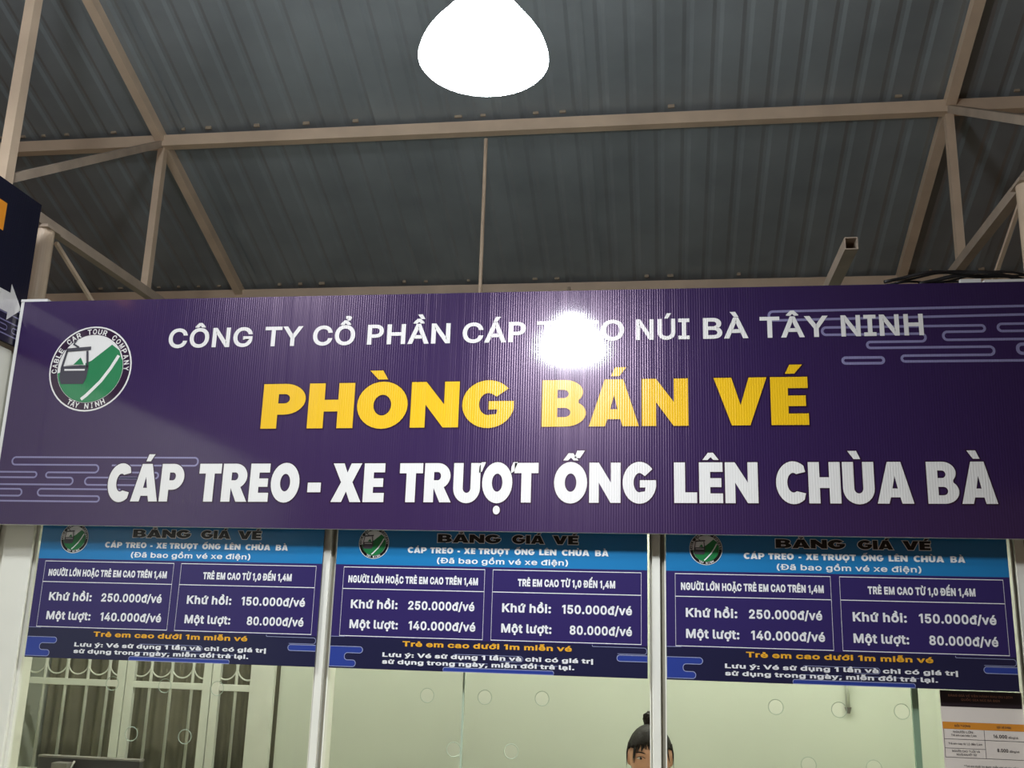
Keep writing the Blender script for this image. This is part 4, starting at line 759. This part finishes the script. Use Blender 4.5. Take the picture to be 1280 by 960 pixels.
# ================================================================== the big sign
SY = -.12
sg = thing('main_signboard', 'large purple signboard over the ticket windows reading PHÒNG BÁN VÉ', 'sign', (0, 0, 0))
obj('panel', B(-2.44, 1.24, SY+.004, SY+.030, 1.957, 2.811, bev=.002), M['edge'], sg)
obj('edge_strip', B(-2.44, -2.33, SY+.002, SY+.028, 2.8115, 2.822), M['edge'], sg)
bm = bmesh.new(); box(bm, -2.423, 1.24, SY, SY+.004, 1.957, 2.811)
obj('print_face', bm, M['purple'], sg)
for x in (-2.3, -.6, 1.1): obj('mounting_bracket', B(x-.02, x+.02, SY+.03, .03, 2.70, 2.74), M['steel_grey'], sg)
for x in (-2.3, -.6, 1.1): obj('mounting_bracket', B(x-.02, x+.02, SY+.03, .03, 2.06, 2.10), M['steel_grey'], sg)
def sl(l): return plane_y(SY-.0006*l)
RX0, RX1 = -2.423, 1.24
def serp(pts, w=.0085, r=.0135): obj('cloud_line', ribbon(bmesh.new(), round_path(pts, r), w, sl(1)), M['signcloud'], sg)
serp([(RX0+.001, 2.103), (-2.12, 2.103), (-2.12, 2.129), (-2.229, 2.129), (-2.229, 2.148), (-2.026, 2.148), (-2.026, 2.176), (-2.372, 2.176), (-2.372, 2.204), (-1.645, 2.204), (-1.645, 2.175), (-1.975, 2.175)], .006)
serp([(RX0+.001, 2.149), (-2.267, 2.149), (-2.267, 2.129), (RX0+.001, 2.129)], .006, .010)
serp([(-1.86, 2.130), (-2.072, 2.130), (-2.072, 2.103), (-1.86, 2.103)], .006)
serp([(-1.95, 2.149), (-1.791, 2.149), (-1.791, 2.128), (-1.95, 2.128)], .006, .010)
serp([(-1.93, 2.087), (-2.252, 2.087), (-2.252, 2.062), (-2.008, 2.062), (-2.008, 2.042), (RX0+.001, 2.042)], .006)
serp([(RX0+.001, 2.086), (-2.316, 2.086), (-2.316, 2.061), (RX0+.001, 2.061)], .006)
R1 = RX1-.001
serp([(R1, 2.7255), (.371, 2.720), (.371, 2.688), (R1, 2.696)])
serp([(R1, 2.611), (.934, 2.611), (.934, 2.639), (1.066, 2.639), (1.066, 2.660), (.545, 2.660), (.545, 2.634), (.877, 2.634), (.877, 2.607), (.689, 2.607), (.689, 2.586), (1.089, 2.586), (1.089, 2.558), (.797, 2.558), (.797, 2.538), (R1, 2.538)])
serp([(R1, 2.664), (1.108, 2.664), (1.108, 2.639), (R1, 2.639)])
serp([(R1, 2.593), (1.163, 2.593), (1.163, 2.562), (R1, 2.562)], .011)
obj('cloud_line', ribbon(bmesh.new(), stadium(.607, .739, 2.533, 2.553), .009, sl(1), closed=True), M['signcloud'], sg)
cz_ = lambda x: 2.617+(x+1.81)*.0042
for s, a, b in (('CÔNG', -1.812, -1.484), ('TY', -1.436, -1.293), ('CỔ', -1.252, -1.093), ('PHẦN', -1.047, -.741), ('CÁP', -.696, -.469), ('TREO', -.429, -.123),
                ('NÚI', -.082, .102), ('BÀ', .148, .299), ('TÂY', .339, .563), ('NINH', .607, .873)):
    obj('lettering', type_line(bmesh.new(), s, a, b, cz_(a), .075, sl(3), .026, cz_(b)), M['signwhite'], sg)['label'] = 'white letters ' + s
z2 = lambda x: 2.3105+(x+1.42)*.0064
for s, a, b in (('PHÒNG', -1.421, -.502), ('BÁN', -.405, .094), ('VÉ', .180, .489)):
    for off, lay, mm, nm in ((.004, 2, 'signred', 'letter_edge'), (0, 3, 'signyellow', 'lettering')):
        o = obj(nm, heavy_word(bmesh.new(), s, a, b, z2(a), .165, sl(lay), off, gap=.06, z1=z2(b)), M[mm], sg)
        if not off: o['label'] = 'yellow letters ' + s
z3 = lambda x: 2.0435+(x+1.98)*.0073
for s, a, b in (('CÁP', -1.981, -1.690), ('TREO', -1.634, -1.258), ('-', -1.227, -1.179), ('XE', -1.140, -.950), ('TRƯỢT', -.897, -.412), ('ỐNG', -.358, -.0145),
                ('LÊN', .044, .317), ('CHÙA', .375, .805), ('BÀ', .848, 1.059)):
    for off, lay, mm, nm in ((.0035, 2, 'signred', 'letter_edge'), (0, 3, 'signwhite', 'lettering')):
        o = obj(nm, heavy_word(bmesh.new(), s, a, b, z3(a), .136, sl(lay), off, z1=z3(b), gap=.06), M[mm], sg)
        if not off: o['label'] = 'white letters ' + s
logo(sg, -2.112, 2.541, .165, lambda u, v, l: (u, SY-.0006-.0005*l, v), (M['signred'], M['signwhite'], M['b_grey'], M['signgreen'], M['signwhite']))
obj('nail_head', lathe(bmesh.new(), [(.004, -.002), (.004, .002)], (0, 0, 0), 10, True), M['edge'], sg).matrix_world = Matrix.Translation((-2.395, SY-.002, 1.985)) @ Matrix.Rotation(PI/2, 4, 'X')
# sign top bits: cable bundle lying on the top edge at the right
cb = thing('cable_bundle', 'loose black cables looped over the top right edge of the sign', 'cable', (.98, -.09, 2.824))
random.seed(3)
for k, (x0, x1, h, r) in enumerate(((-.22, .22, .062, .006), (-.18, .30, .075, .004), (-.10, .26, .050, .007), (-.05, .34, .060, .003), (-.26, .10, .030, .004))):
    pts = [(x0+(x1-x0)*q/14, .012*k-.02+.01*math.sin(q), -.001+.5*h*math.sin(PI*q/14)**.8) for q in range(15)]
    obj('cable', tube(bmesh.new(), pts, r, 8), M['blackgloss'], cb, smooth=True)
obj('white_plug', B(.03, .10, .0, .02, -.006, .012, bev=.003), M['edge'], cb)
tag(obj('sign_top_strip', B(1.08, 1.235, SY+.004, SY+.030, 2.8112, 2.822), M['edge']), 'short white strip on the top edge of the sign, far right', 'strip')

# ================================================================== left side sign
ss = thing('side_signboard', 'dark navy direction sign with a white arrow, at the far left', 'sign', (-2.457, 0, 0))
XF = .012
obj('panel', B(0, XF, -1.5, -.078, 2.637, 3.234), M['navy'], ss)
def sx(l): return lambda u, v: (XF+.0006*l, u, v)
for y in (-.3, -1.3): obj('support_bar', B(-.10, -.001, y-.02, y+.02, 2.66, 3.20), M['steel_grey'], ss)
obj('orange_patch', fill(bmesh.new(), [[(-.279, 3.04), (-.279, 3.150), (-.9, 3.150), (-.9, 3.04)]], sx(1)), M['orange'], ss)
bm = bmesh.new()
for pts in ([(-.079, 2.770), (-1.4, 2.770)], [(-.079, 2.745), (-.6, 2.745)], [(-.079, 2.715), (-1.4, 2.715)], [(-.079, 2.665), (-1.4, 2.665)]):
    ribbon(bm, [Vector(p) for p in pts], .005, sx(1))
for a, b in ((-.140, -.079), (-.30, -.17), (-.6, -.36)):
    ribbon(bm, stadium(a, b, 2.68, 2.70, 6), .004, sx(1), closed=True)
obj('cloud_pattern', bm, M['signcloud'], ss)
fill(bmesh.new(), [[(0, 0), (1, 0), (1, 1)]], sx(2)).free()
obj('arrow', fill(bmesh.new(), [[(-.105, 2.783), (-.183, 2.862), (-.183, 2.826), (-.60, 2.826), (-.60, 2.748), (-.183, 2.748), (-.183, 2.718)]], sx(3)), M['signwhite'], ss)

# ================================================================== price boards
def price_board(x0, w, label, ang=0.0):
    t = thing('price_board', label, 'sign', (x0, 0, 1.491), 'ticket price boards'); K = w/1.100
    t.rotation_euler.y = ang
    SC = 3.452/3.5; t.scale = (SC, 1, SC); t.location = (x0*SC, -.048, 1.6+(1.491-1.6)*SC)
    for a in (.02, w-.06):
        for b in (.03, .44): obj('standoff', B(a, a+.04, .005, .040 if .02 < a < w-.07 else .040, b, b+.02), M['edge'], t)
    fl = lambda l: (lambda u, v: (u*K, -.0005*l, v))
    Hh = .500
    obj('panel', B(0, w, 0, .005, 0, Hh), M['b_navy'], t)
    obj('header_band', fill(bmesh.new(), [[(0, .354), (1.1, .354), (1.1, Hh), (0, Hh)]], fl(1)), M['b_blue'], t)
    obj('purple_band', fill(bmesh.new(), [[(0, .104), (1.1, .104), (1.1, .354), (0, .354)]], fl(1)), M['b_purple'], t)
    def blob(loop):
        c = obj('cloud_shape', fill(bmesh.new(), [loop], fl(1)), M['b_cloud'], t)
        obj('cloud_outline', ribbon(bmesh.new(), [Vector(p) for p in loop], .0022, fl(2), closed=True), M['b_line'], c)
    left = [(0.001, .073)] + [tuple(p) for p in round_path([(0.001, .073), (.118, .073), (.118, .052), (.054, .052), (.054, .028), (.095, .028), (.095, .006), (.001, .006)], .0105)][1:]
    blob(left)
    blob([tuple(p) for p in round_path([(1.099, .073), (.998, .073), (.998, .053), (1.099, .053)], .0098)])
    blob([tuple(p) for p in round_path([(.406, .001), (.406, .014), (.786, .014), (.786, .001)], .007)])
    for pts in ([(.915, .104), (.915, .098), (1.097, .098), (1.097, .077), (1.0, .077)], [(0, .106), (.05, .106), (.05, .112)], [(.44, .048), (.44, .058), (.68, .058), (.68, .040), (.60, .040)], [(.43, .018), (.43, .030), (.56, .030)], [(.62, .015), (.62, .030), (.80, .030)]):
        obj('cloud_line', ribbon(bmesh.new(), round_path(pts, .009), .0016, fl(2)), M['b_line'], t)
    for a, b, zt in ((.031, .539, .345), (.568, 1.079, .345)):
        bx = bmesh.new()
        pts = [Vector(p) for p in ((a, .109), (b, .109), (b, zt), (a, zt))]
        ribbon(bx, pts, .0025, fl(2), closed=True)
        o = obj('table_border', bx, M['b_white'], t)
        obj('divider_line', ribbon(bmesh.new(), [Vector((a, .270)), Vector((b, .270))], .0025, fl(2)), M['b_white'], o)
    for s, a, b in (('BẢNG', .366, .592), ('GIÁ', .632, .745), ('VÉ', .775, .863)):
        o = obj('title_word', heavy_word(bmesh.new(), s, a, b, .4365, .029, fl(3)), M['b_black'], t)
        obj('title_outline', heavy_word(bmesh.new(), s, a, b, .4365, .029, fl(2), .0022), M['b_white'], o)
    for s, a, b in (('CÁP', .260, .328), ('TREO', .341, .424), ('-', .439, .448), ('XE', .462, .503), ('TRƯỢT', .514, .624), ('ỐNG', .641, .712), ('LÊN', .728, .788), ('CHÙA', .807, .902), ('BÀ', .922, .968)):
        obj('lettering', heavy_word(bmesh.new(), s, a, b, .398, .0205, fl(3), gap=.08), M['b_white'], t)
    def line(s, a, b, z, cap, off, m='b_white'): obj('lettering', type_line(bmesh.new(), s, a, b, z, cap, fl(3), off), M[m], t)
    line('(Đã bao gồm vé xe điện)', .367, .829, .364, .019, .022)
    line('NGƯỜI LỚN HOẶC TRẺ EM CAO TRÊN 1,4M', .050, .516, .291, .025, .055)
    line('TRẺ EM CAO TỪ 1,0 ĐẾN 1,4M', .656, .991, .291, .025, .055)
    for s, a, b, z in (('Khứ hồi:', .065, .234, .203), ('250.000đ/vé', .272, .507, .203), ('Khứ hồi:', .604, .773, .203), ('150.000đ/vé', .811, 1.048, .203),
                       ('Một lượt:', .065, .239, .135), ('140.000đ/vé', .277, .513, .135), ('Một lượt:', .603, .776, .135), ('80.000đ/vé', .838, 1.048, .135)):
        line(s, a, b, z, .0295, .038)
    line('Trẻ em cao dưới 1m miễn vé', .259, .846, .079, .0175, .04, 'b_orange')
    line('Lưu ý: Vé sử dụng 1 lần và chỉ có giá trị', .190, .919, .0425, .0145, .045)
    line('sử dụng trong ngày, miễn đổi trả lại.', .190, .856, .0195, .0145, .045)
    logo(t, .135*K, .430, .055, lambda u, v, l: (u, -.0015-.0004*l, v), (M['b_black'], M['b_white'], M['b_grey'], M['b_green'], M['b_white']))
    return t
def copy_board(src, x, label):
    r = src.copy(); COL.objects.link(r); r.location.x = x*3.452/3.5; r['label'] = label
    for ch in list(src.children):
        c = ch.copy(); COL.objects.link(c); c.parent = r
        for g in ch.children:
            d = g.copy(); COL.objects.link(d); d.parent = c
    return r
pb = price_board(-2.290, 1.096, 'blue and purple ticket price board at the left, over the barred gate')
copy_board(pb, -1.143, 'blue and purple ticket price board in the middle window')
copy_board(pb, .0150, 'blue and purple ticket price board at the right, above the paper notice')

# ================================================================== paper notice
nt_ = thing('paper_notice', 'white and orange fare notice taped to the right window', 'notice', (.868, -.010, 1.05))
K = lambda l: (lambda u, v: (u-.868, -.0005*l, v-1.05))
obj('sheet', B(0, .245, 0, .002, 0, .439), M['paper'], nt_)
obj('header', fill(bmesh.new(), [[(.869, 1.440), (1.110, 1.440), (1.110, 1.488), (.869, 1.488)]], K(1)), M['p_dark'], nt_)
bm = bmesh.new(); type_line(bm, 'BẢNG GIÁ VÉ VẬN HÀNH KHU DU LỊCH', .893, 1.084, 1.4705, .0065, K(2), .02); type_line(bm, 'QUỐC GIA NÚI BÀ ĐEN', .931, 1.046, 1.4585, .0065, K(2), .02)
obj('header_lettering', bm, M['p_gold'], nt_)
obj('orange_band', fill(bmesh.new(), [[(.870, 1.373), (1.111, 1.373), (1.111, 1.394), (.870, 1.394)]], K(1)), M['p_orange'], nt_)
bm = bmesh.new()
for z in (1.343, 1.289): ribbon(bm, [Vector((.872, z)), Vector((1.111, z))], .0012, K(1))
ribbon(bm, [Vector((.872, 1.316)), Vector((.992, 1.316))], .0012, K(1)); ribbon(bm, [Vector((.992, 1.373)), Vector((.992, 1.289))], .0012, K(1)); ribbon(bm, [Vector((.872, 1.373)), Vector((.872, 1.289))], .0012, K(1))
obj('table_lines', bm, M['p_text'], nt_)
def nline(s_, a, b, z, cap, off): obj('notice_lettering', type_line(bmesh.new(), s_, a, b, z, cap, K(2), off), M['p_text'], nt_)
nline('ĐỐI TƯỢNG', .905, .952, 1.380, .006, .02); nline('GIÁ VÉ (VNĐ)', 1.03, 1.072, 1.380, .006, .02)
nline('NGƯỜI LỚN', .900, .958, 1.362, .006, .01); nline('Trẻ em cao trên 1,4m', .893, .968, 1.352, .006, .01)
nline('Trẻ em cao từ 1,0 đến 1,4m', .883, .983, 1.327, .006, .01)
nline('NGƯỜI CAO TUỔI VÀ', .893, .975, 1.305, .006, .01); nline('NGƯỜI KHUYẾT TẬT', .905, .965, 1.295, .006, .01)
nline('16.000', 1.018, 1.058, 1.351, .010, .03); nline('đồng/vé', 1.062, 1.090, 1.351, .006, .01)
nline('8.000', 1.026, 1.058, 1.310, .010, .03); nline('đồng/vé', 1.062, 1.090, 1.310, .006, .01)
nline('*Trẻ em dưới 1m được miễn phí vé vào cổng', .925, 1.085, 1.262, .006, .01)

# ================================================================== lamps
def lamp(x, y, z, label, up=None):
    t = thing('pendant_lamp', label, 'lamp', (x, y, z), 'pendant hall lamps')
    obj('lit_lens', lathe(bmesh.new(), [(.0005, -.012), (.06, -.010), (.12, -.004), (.150, .0)], n=48), M['lens'], t, smooth=True)
    prof = [(.150, .0), (.157, .008), (.157, .018), (.152, .038), (.142, .062), (.128, .084), (.113, .104), (.099, .122), (.086, .140), (.074, .156), (.058, .168)]
    obj('lit_dome', lathe(bmesh.new(), prof, n=48, close=False), M['lamp'], t, smooth=True)
    obj('socket', lathe(bmesh.new(), [(.058, .160), (.05, .20), (.035, .23), (.03, .27)], n=24, close=True), M['lampcap'], t)
    zt = ROOF(y)-z-.01
    obj('cord', tube(bmesh.new(), [(0, 0, .26), (0, 0, zt)], .005, 8), M['black'], t)
    return t
lamp(-.417, -1.368, 2.948, 'glowing white pendant lamp at the top centre of the view')
lamp(-1.98, -1.7, 3.75, 'added pendant lamp out of view, put in to light the left side wall')  # added out of view to brighten the side wall that the sign mirrors

# ================================================================== the clerk
def clerk():
    cx, cy = -.0465, .52
    t = thing('person', 'seated clerk with dark hair in a high bun and fringe, behind the middle window post', 'person', (cx, cy, 0))
    # ---- body: skinned skeleton, remeshed with the head into one surface
    J = [((0, .10, .50), .105), ((0, .09, .62), .10), ((0, .07, .78), .115), ((0, .06, .93), .105), ((0, .06, .985), .07), ((0, .05, 1.03), .045), ((0, .03, 1.09), .042)]
    E_ = [(i, i+1) for i in range(6)]
    def chain(root, pts):
        p = root
        for q in pts:
            J.append(q); E_.append((p, len(J)-1)); p = len(J)-1
        return p
    for s in (-1, 1):
        e = chain(3, [((s*.10, .06, .965), .055), ((s*.165, .06, .955), .052), ((s*.195, .03, .82), .040), ((s*.20, -.02, .74), .036), ((s*.15, -.12, .765), .030), ((s*.12, -.20, .786), .022), ((s*.11, -.24, .784), .022)])
        hx, hy, hz = J[e][0]
        for k in range(4):   # four fingers of unequal length, slightly curled
            dx = -s*(-.024+.016*k); L = (.060, .070, .066, .052)[k]
            chain(e, [((hx+dx, hy-.035, hz), .0088), ((hx+dx*1.1, hy-.035-L*.5, hz-.002), .0082), ((hx+dx*1.15, hy-.035-L, hz-.014), .0072)])
        chain(e, [((hx-s*.030, hy-.004, hz), .010), ((hx-s*.050, hy-.028, hz-.006), .0085)])
        e = chain(0, [((s*.09, .08, .50), .088), ((s*.11, -.14, .50), .072), ((s*.11, -.30, .49), .056) , ((s*.11, -.29, .28), .050), ((s*.11, -.26, .09), .036), ((s*.11, -.30, .04), .034), ((s*.11, -.40, .03), .028)])
    # mirror the legs to go away from the window wall: the clerk faces the window (-y), desk in front
    me = bpy.data.meshes.new('body'); me.from_pydata([j[0] for j in J], E_, [])
    ob = bpy.data.objects.new('body_tmp', me); COL.objects.link(ob)
    sk = ob.modifiers.new('s', 'SKIN'); sk.use_smooth_shade = True
    for v, j in zip(me.skin_vertices[0].data, J): v.radius = (j[1], j[1])
    me.skin_vertices[0].data[0].use_root = True
    su = ob.modifiers.new('d', 'SUBSURF'); su.levels = 1
    bmesh_body = bpy.data.meshes.new_from_object(ob.evaluated_get(bpy.context.evaluated_depsgraph_get()))
    bpy.data.objects.remove(ob)
    # ---- head
    hb = bmesh.new(); bmesh.ops.create_uvsphere(hb, u_segments=64, v_segments=48, radius=1)
    hc = Vector((0, .0, 1.195))
    def gauss(x, c, w): return math.exp(-((x-c)/w)**2)
    def head_pt(d):
        x, y, z = d
        wz = .076*(1-.10*max(0, -z)-.26*max(0, -z)**2.2); px = x*wz
        py = y*.094*(1-.10*max(0, -z)**2); pz = z*(.097 if z > 0 else .118)
        f = max(0, -y)
        # face: brow, sockets, nose, mouth, chin
        py -= f*(.004*gauss(pz, .022, .010)*gauss(px, 0, .05))
        for s in (-1, 1): py += f*.0085*gauss(pz, .0, .012)*gauss(px, s*.031, .016)
        py -= f*(.021*gauss(px, 0, .010)*gauss(pz, -.034, .013) + .011*gauss(px, 0, .008)*gauss(pz, -.014, .018) + .006*gauss(abs(px), .011, .006)*gauss(pz, -.038, .007))
        py -= f*(.006*gauss(px, 0, .020)*gauss(pz, -.063, .010)); py += f*.003*gauss(pz, -.078, .006)*gauss(px, 0, .02)
        py -= f*(.007*gauss(px, 0, .024)*gauss(pz, -.098, .016))
        py -= f*.004*gauss(abs(px), .042, .016)*gauss(pz, -.026, .016)
        return Vector((px, py, pz))
    for v in hb.verts: v.co = head_pt(v.co)+hc
    for s in (-1, 1):     # ears
        r = bmesh.ops.create_uvsphere(hb, u_segments=16, v_segments=12, radius=1)
        for v in r['verts']: v.co = Vector((s*.078+v.co.x*.009*s, .008+v.co.y*.017+v.co.z*.003, 1.192+v.co.z*.030))
    mh = bpy.data.meshes.new('head'); hb.to_mesh(mh); hb.free()
    jb = bmesh.new(); jb.from_mesh(bmesh_body); jb.from_mesh(mh)
    mj = bpy.data.meshes.new('bodyj'); jb.to_mesh(mj); jb.free()
    oj = bpy.data.objects.new('bj', mj); COL.objects.link(oj)
    rm = oj.modifiers.new('r', 'REMESH'); rm.mode = 'VOXEL'; rm.voxel_size = .005; rm.use_smooth_shade = True
    sm = oj.modifiers.new('m', 'SMOOTH'); sm.iterations = 3; sm.factor = .5
    fin = bpy.data.meshes.new_from_object(oj.evaluated_get(bpy.context.evaluated_depsgraph_get())); bpy.data.objects.remove(oj)
    for p in fin.polygons: p.use_smooth = True
    fin.materials.clear(); body = link('body', fin, M['skin'], t)
    # ---- eyes, brows, lips
    def fy(px, pz):   # y of the face surface at (px, pz)
        lo, hi = 0.0, 1.0
        z = pz/(.097 if pz > 0 else .118)
        x = px/(.076*(1-.10*max(0, -z)-.26*max(0, -z)**2.2)); y = -math.sqrt(max(0, 1-x*x-z*z))
        return head_pt(Vector((x, y, z))).y
    for s in (-1, 1):
        ex, ez = s*.032, .002
        yy = fy(ex, ez)
        e = bmesh.new(); r = bmesh.ops.create_uvsphere(e, u_segments=20, v_segments=14, radius=1)
        for v in e.verts: v.co = Vector((ex+v.co.x*.0145, yy+.0015+v.co.y*.0045, hc.z+ez+v.co.z*.0052*(1-.4*abs(v.co.x))))
        eo = obj('eye', e, M['eye'], t, smooth=True)
        i = bmesh.new(); bmesh.ops.create_uvsphere(i, u_segments=16, v_segments=10, radius=1)
        for v in i.verts: v.co = Vector((ex+v.co.x*.0058, yy-.0008+v.co.y*.0035, hc.z+ez+v.co.z*.0052))
        obj('iris', i, M['iris'], eo, smooth=True)
        pts = [(ex-.0155+.031*k/8, fy(ex-.0155+.031*k/8, ez+.006)-.001, hc.z+ez+.0015+.0052*math.sin(PI*k/8)) for k in range(9)]
        obj('eyelash', tube(bmesh.new(), pts, .0011, 6), M['hair'], eo)
        pts = [(ex-s*.016+s*.036*k/8, fy(ex-s*.016+s*.036*k/8, .021)-.0008, hc.z+.018+.005*math.sin(PI*(k+1)/11)) for k in range(9)]
        obj('eyebrow', tube(bmesh.new(), pts, [.001, .0018, .0022, .0024, .0024, .0022, .0018, .0014, .0008], 6), M['hair'], t)
    lp = bmesh.new()
    for dz, h in ((-.060, .0035), (-.067, .0042)):
        pts = [(-.021+.042*k/10, fy(-.021+.042*k/10, dz)-.0006, hc.z+dz) for k in range(11)]
        tube(lp, pts, [max(.0006, h*math.sin(PI*k/10)) for k in range(11)], 8)
    obj('lips', lp, M['lip'], t, smooth=True)
    # ---- hair: cap shell, fringe strands, bun
    hh = bmesh.new(); bmesh.ops.create_uvsphere(hh, u_segments=72, v_segments=48, radius=1)
    rem = []
    for v in hh.verts:
        d = v.co.copy(); p = head_pt(d)
        if d.y < .02 and d.z < .50-.25*abs(d.x): rem.append(v); continue
        if d.y < .30 and d.z < .10: rem.append(v); continue
        if d.z < -.45: rem.append(v); continue
        k = 1.0+.10*max(0, d.z)+.08
        strand = .0012*math.sin(math.atan2(d.x, d.y+.2)*50)
        v.co = Vector((p.x*(k+.04), p.y*k+.002, p.z*(k+.02)))+d*strand+hc
    bmesh.ops.delete(hh, geom=rem, context='VERTS')
    ho = obj('hair', hh, M['hair'], t, smooth=True)
    sd = ho.modifiers.new('sol', 'SOLIDIFY'); sd.thickness = .006; sd.offset = -1
    fb = bmesh.new(); rnd = random.Random(5)
    for k in range(46):
        u = -1+2*k/45; x0 = u*.052+rnd.uniform(-.002, .002); x1 = x0*1.22+rnd.uniform(-.005, .005)
        L = .036+.030*abs(u)**2+rnd.uniform(-.008, .010)
        if abs(u) > .9: L += .02
        pts = []
        for q in range(6):
            f = q/5; px = x0+(x1-x0)*f; pz = .075-f*L; px_ = max(-.070, min(.070, px))
            pts.append((px*1.03, fy(px_, pz)-.0075+.003*f, hc.z+pz))
        tube(fb, pts, [.0022, .0034, .0034, .003, .0022, .0008], 5)
    obj('fringe', fb, M['hair'], ho, smooth=True)
    bn = bmesh.new(); rnd = random.Random(8)
    r = bmesh.ops.create_uvsphere(bn, u_segments=28, v_segments=18, radius=1)
    for v in r['verts']:
        a = math.atan2(v.co.y, v.co.x); v.co = Vector((v.co.x*.025, .03+v.co.y*.025, hc.z+.124+v.co.z*.021))*1.0+Vector((.002*math.sin(5*a+8*v.co.z), .002*math.cos(4*a), 0))
    for k in range(3):
        pts = [(.020*math.cos(a+k)*(.9-.02*q)-.004, .03+.018*math.sin(a+k), hc.z+.132+.0016*q+.005*math.sin(a*2+k)) for q, a in enumerate([x*.5 for x in range(13)])]
        tube(bn, pts, .0075, 6)
    tube(bn, [(-.008, .03, hc.z+.142), (-.010, .03, hc.z+.153), (-.007, .028, hc.z+.162)], [.010, .006, .002], 6)
    obj('hair_bun', bn, M['hair'], ho, smooth=True)
    tube_w = bmesh.new()
    for s in (-1, 1):
        for k in range(3):
            tube(tube_w, [(s*(.076+.002*k), -.03+.012*k, hc.z+.05), (s*(.083+.002*k), -.028+.012*k, hc.z+.015), (s*(.083+.002*k), -.03+.01*k, hc.z-.02-.01*k)], [.002, .0012, .0004], 5)
    obj('side_strands', tube_w, M['hair'], ho, smooth=True)
    # ---- clothes: sleeves and trunk follow the same skeleton, a little fuller
    def garment(name, chains, m):
        Jg = []; Eg = []
        for ch in chains:
            p = ch[0]
            if isinstance(p, int): prev = p; rest = ch[1:]
            else: Jg.append(p); prev = len(Jg)-1; rest = ch[1:]
            for q in rest: Jg.append(q); Eg.append((prev, len(Jg)-1)); prev = len(Jg)-1
        g = bpy.data.meshes.new(name); g.from_pydata([j[0] for j in Jg], Eg, [])
        o = bpy.data.objects.new('g', g); COL.objects.link(o); o.modifiers.new('s', 'SKIN')
        for v, j in zip(g.skin_vertices[0].data, Jg): v.radius = (j[1], j[1])
        g.skin_vertices[0].data[0].use_root = True
        o.modifiers.new('d', 'SUBSURF').levels = 2
        r = bpy.data.meshes.new_from_object(o.evaluated_get(bpy.context.evaluated_depsgraph_get())); bpy.data.objects.remove(o)
        for p in r.polygons: p.use_smooth = True
        r.materials.clear(); return link(name, r, m, t)
    garment('shirt', [[((0, .10, .54), .128), ((0, .09, .62), .122), ((0, .07, .78), .135), ((0, .06, .93), .122), ((0, .06, .99), .078), ((0, .055, 1.02), .058)]] +
            [[3, ((s*.10, .06, .968), .070), ((s*.165, .06, .955), .066), ((s*.192, .035, .84), .056)] for s in (-1, 1)], M['shirt'])
    garment('trousers', [[((0, .10, .52), .118), ((0, .10, .49), .112)]] + [[0, ((s*.09, .08, .50), .104), ((s*.11, -.14, .50), .088), ((s*.11, -.30, .49), .070), ((s*.11, -.29, .28), .062), ((s*.11, -.265, .12), .050)] for s in (-1, 1)], M['trouser'])
    return t
clerk()
st = thing('office_stool', 'black round office stool under the seated clerk', 'stool', (-.0465, .62, 0))
obj('seat', lathe(bmesh.new(), [(.16, .335), (.18, .345), (.18, .360), (.16, .372)], n=32, close=True), M['black'], st)
obj('pole', tube(bmesh.new(), [(0, 0, .03), (0, 0, .335)], .025, 14), M['greyp'], st)
obj('base', lathe(bmesh.new(), [(.21, 0), (.21, .015), (.05, .04)], n=32, close=True), M['black'], st)
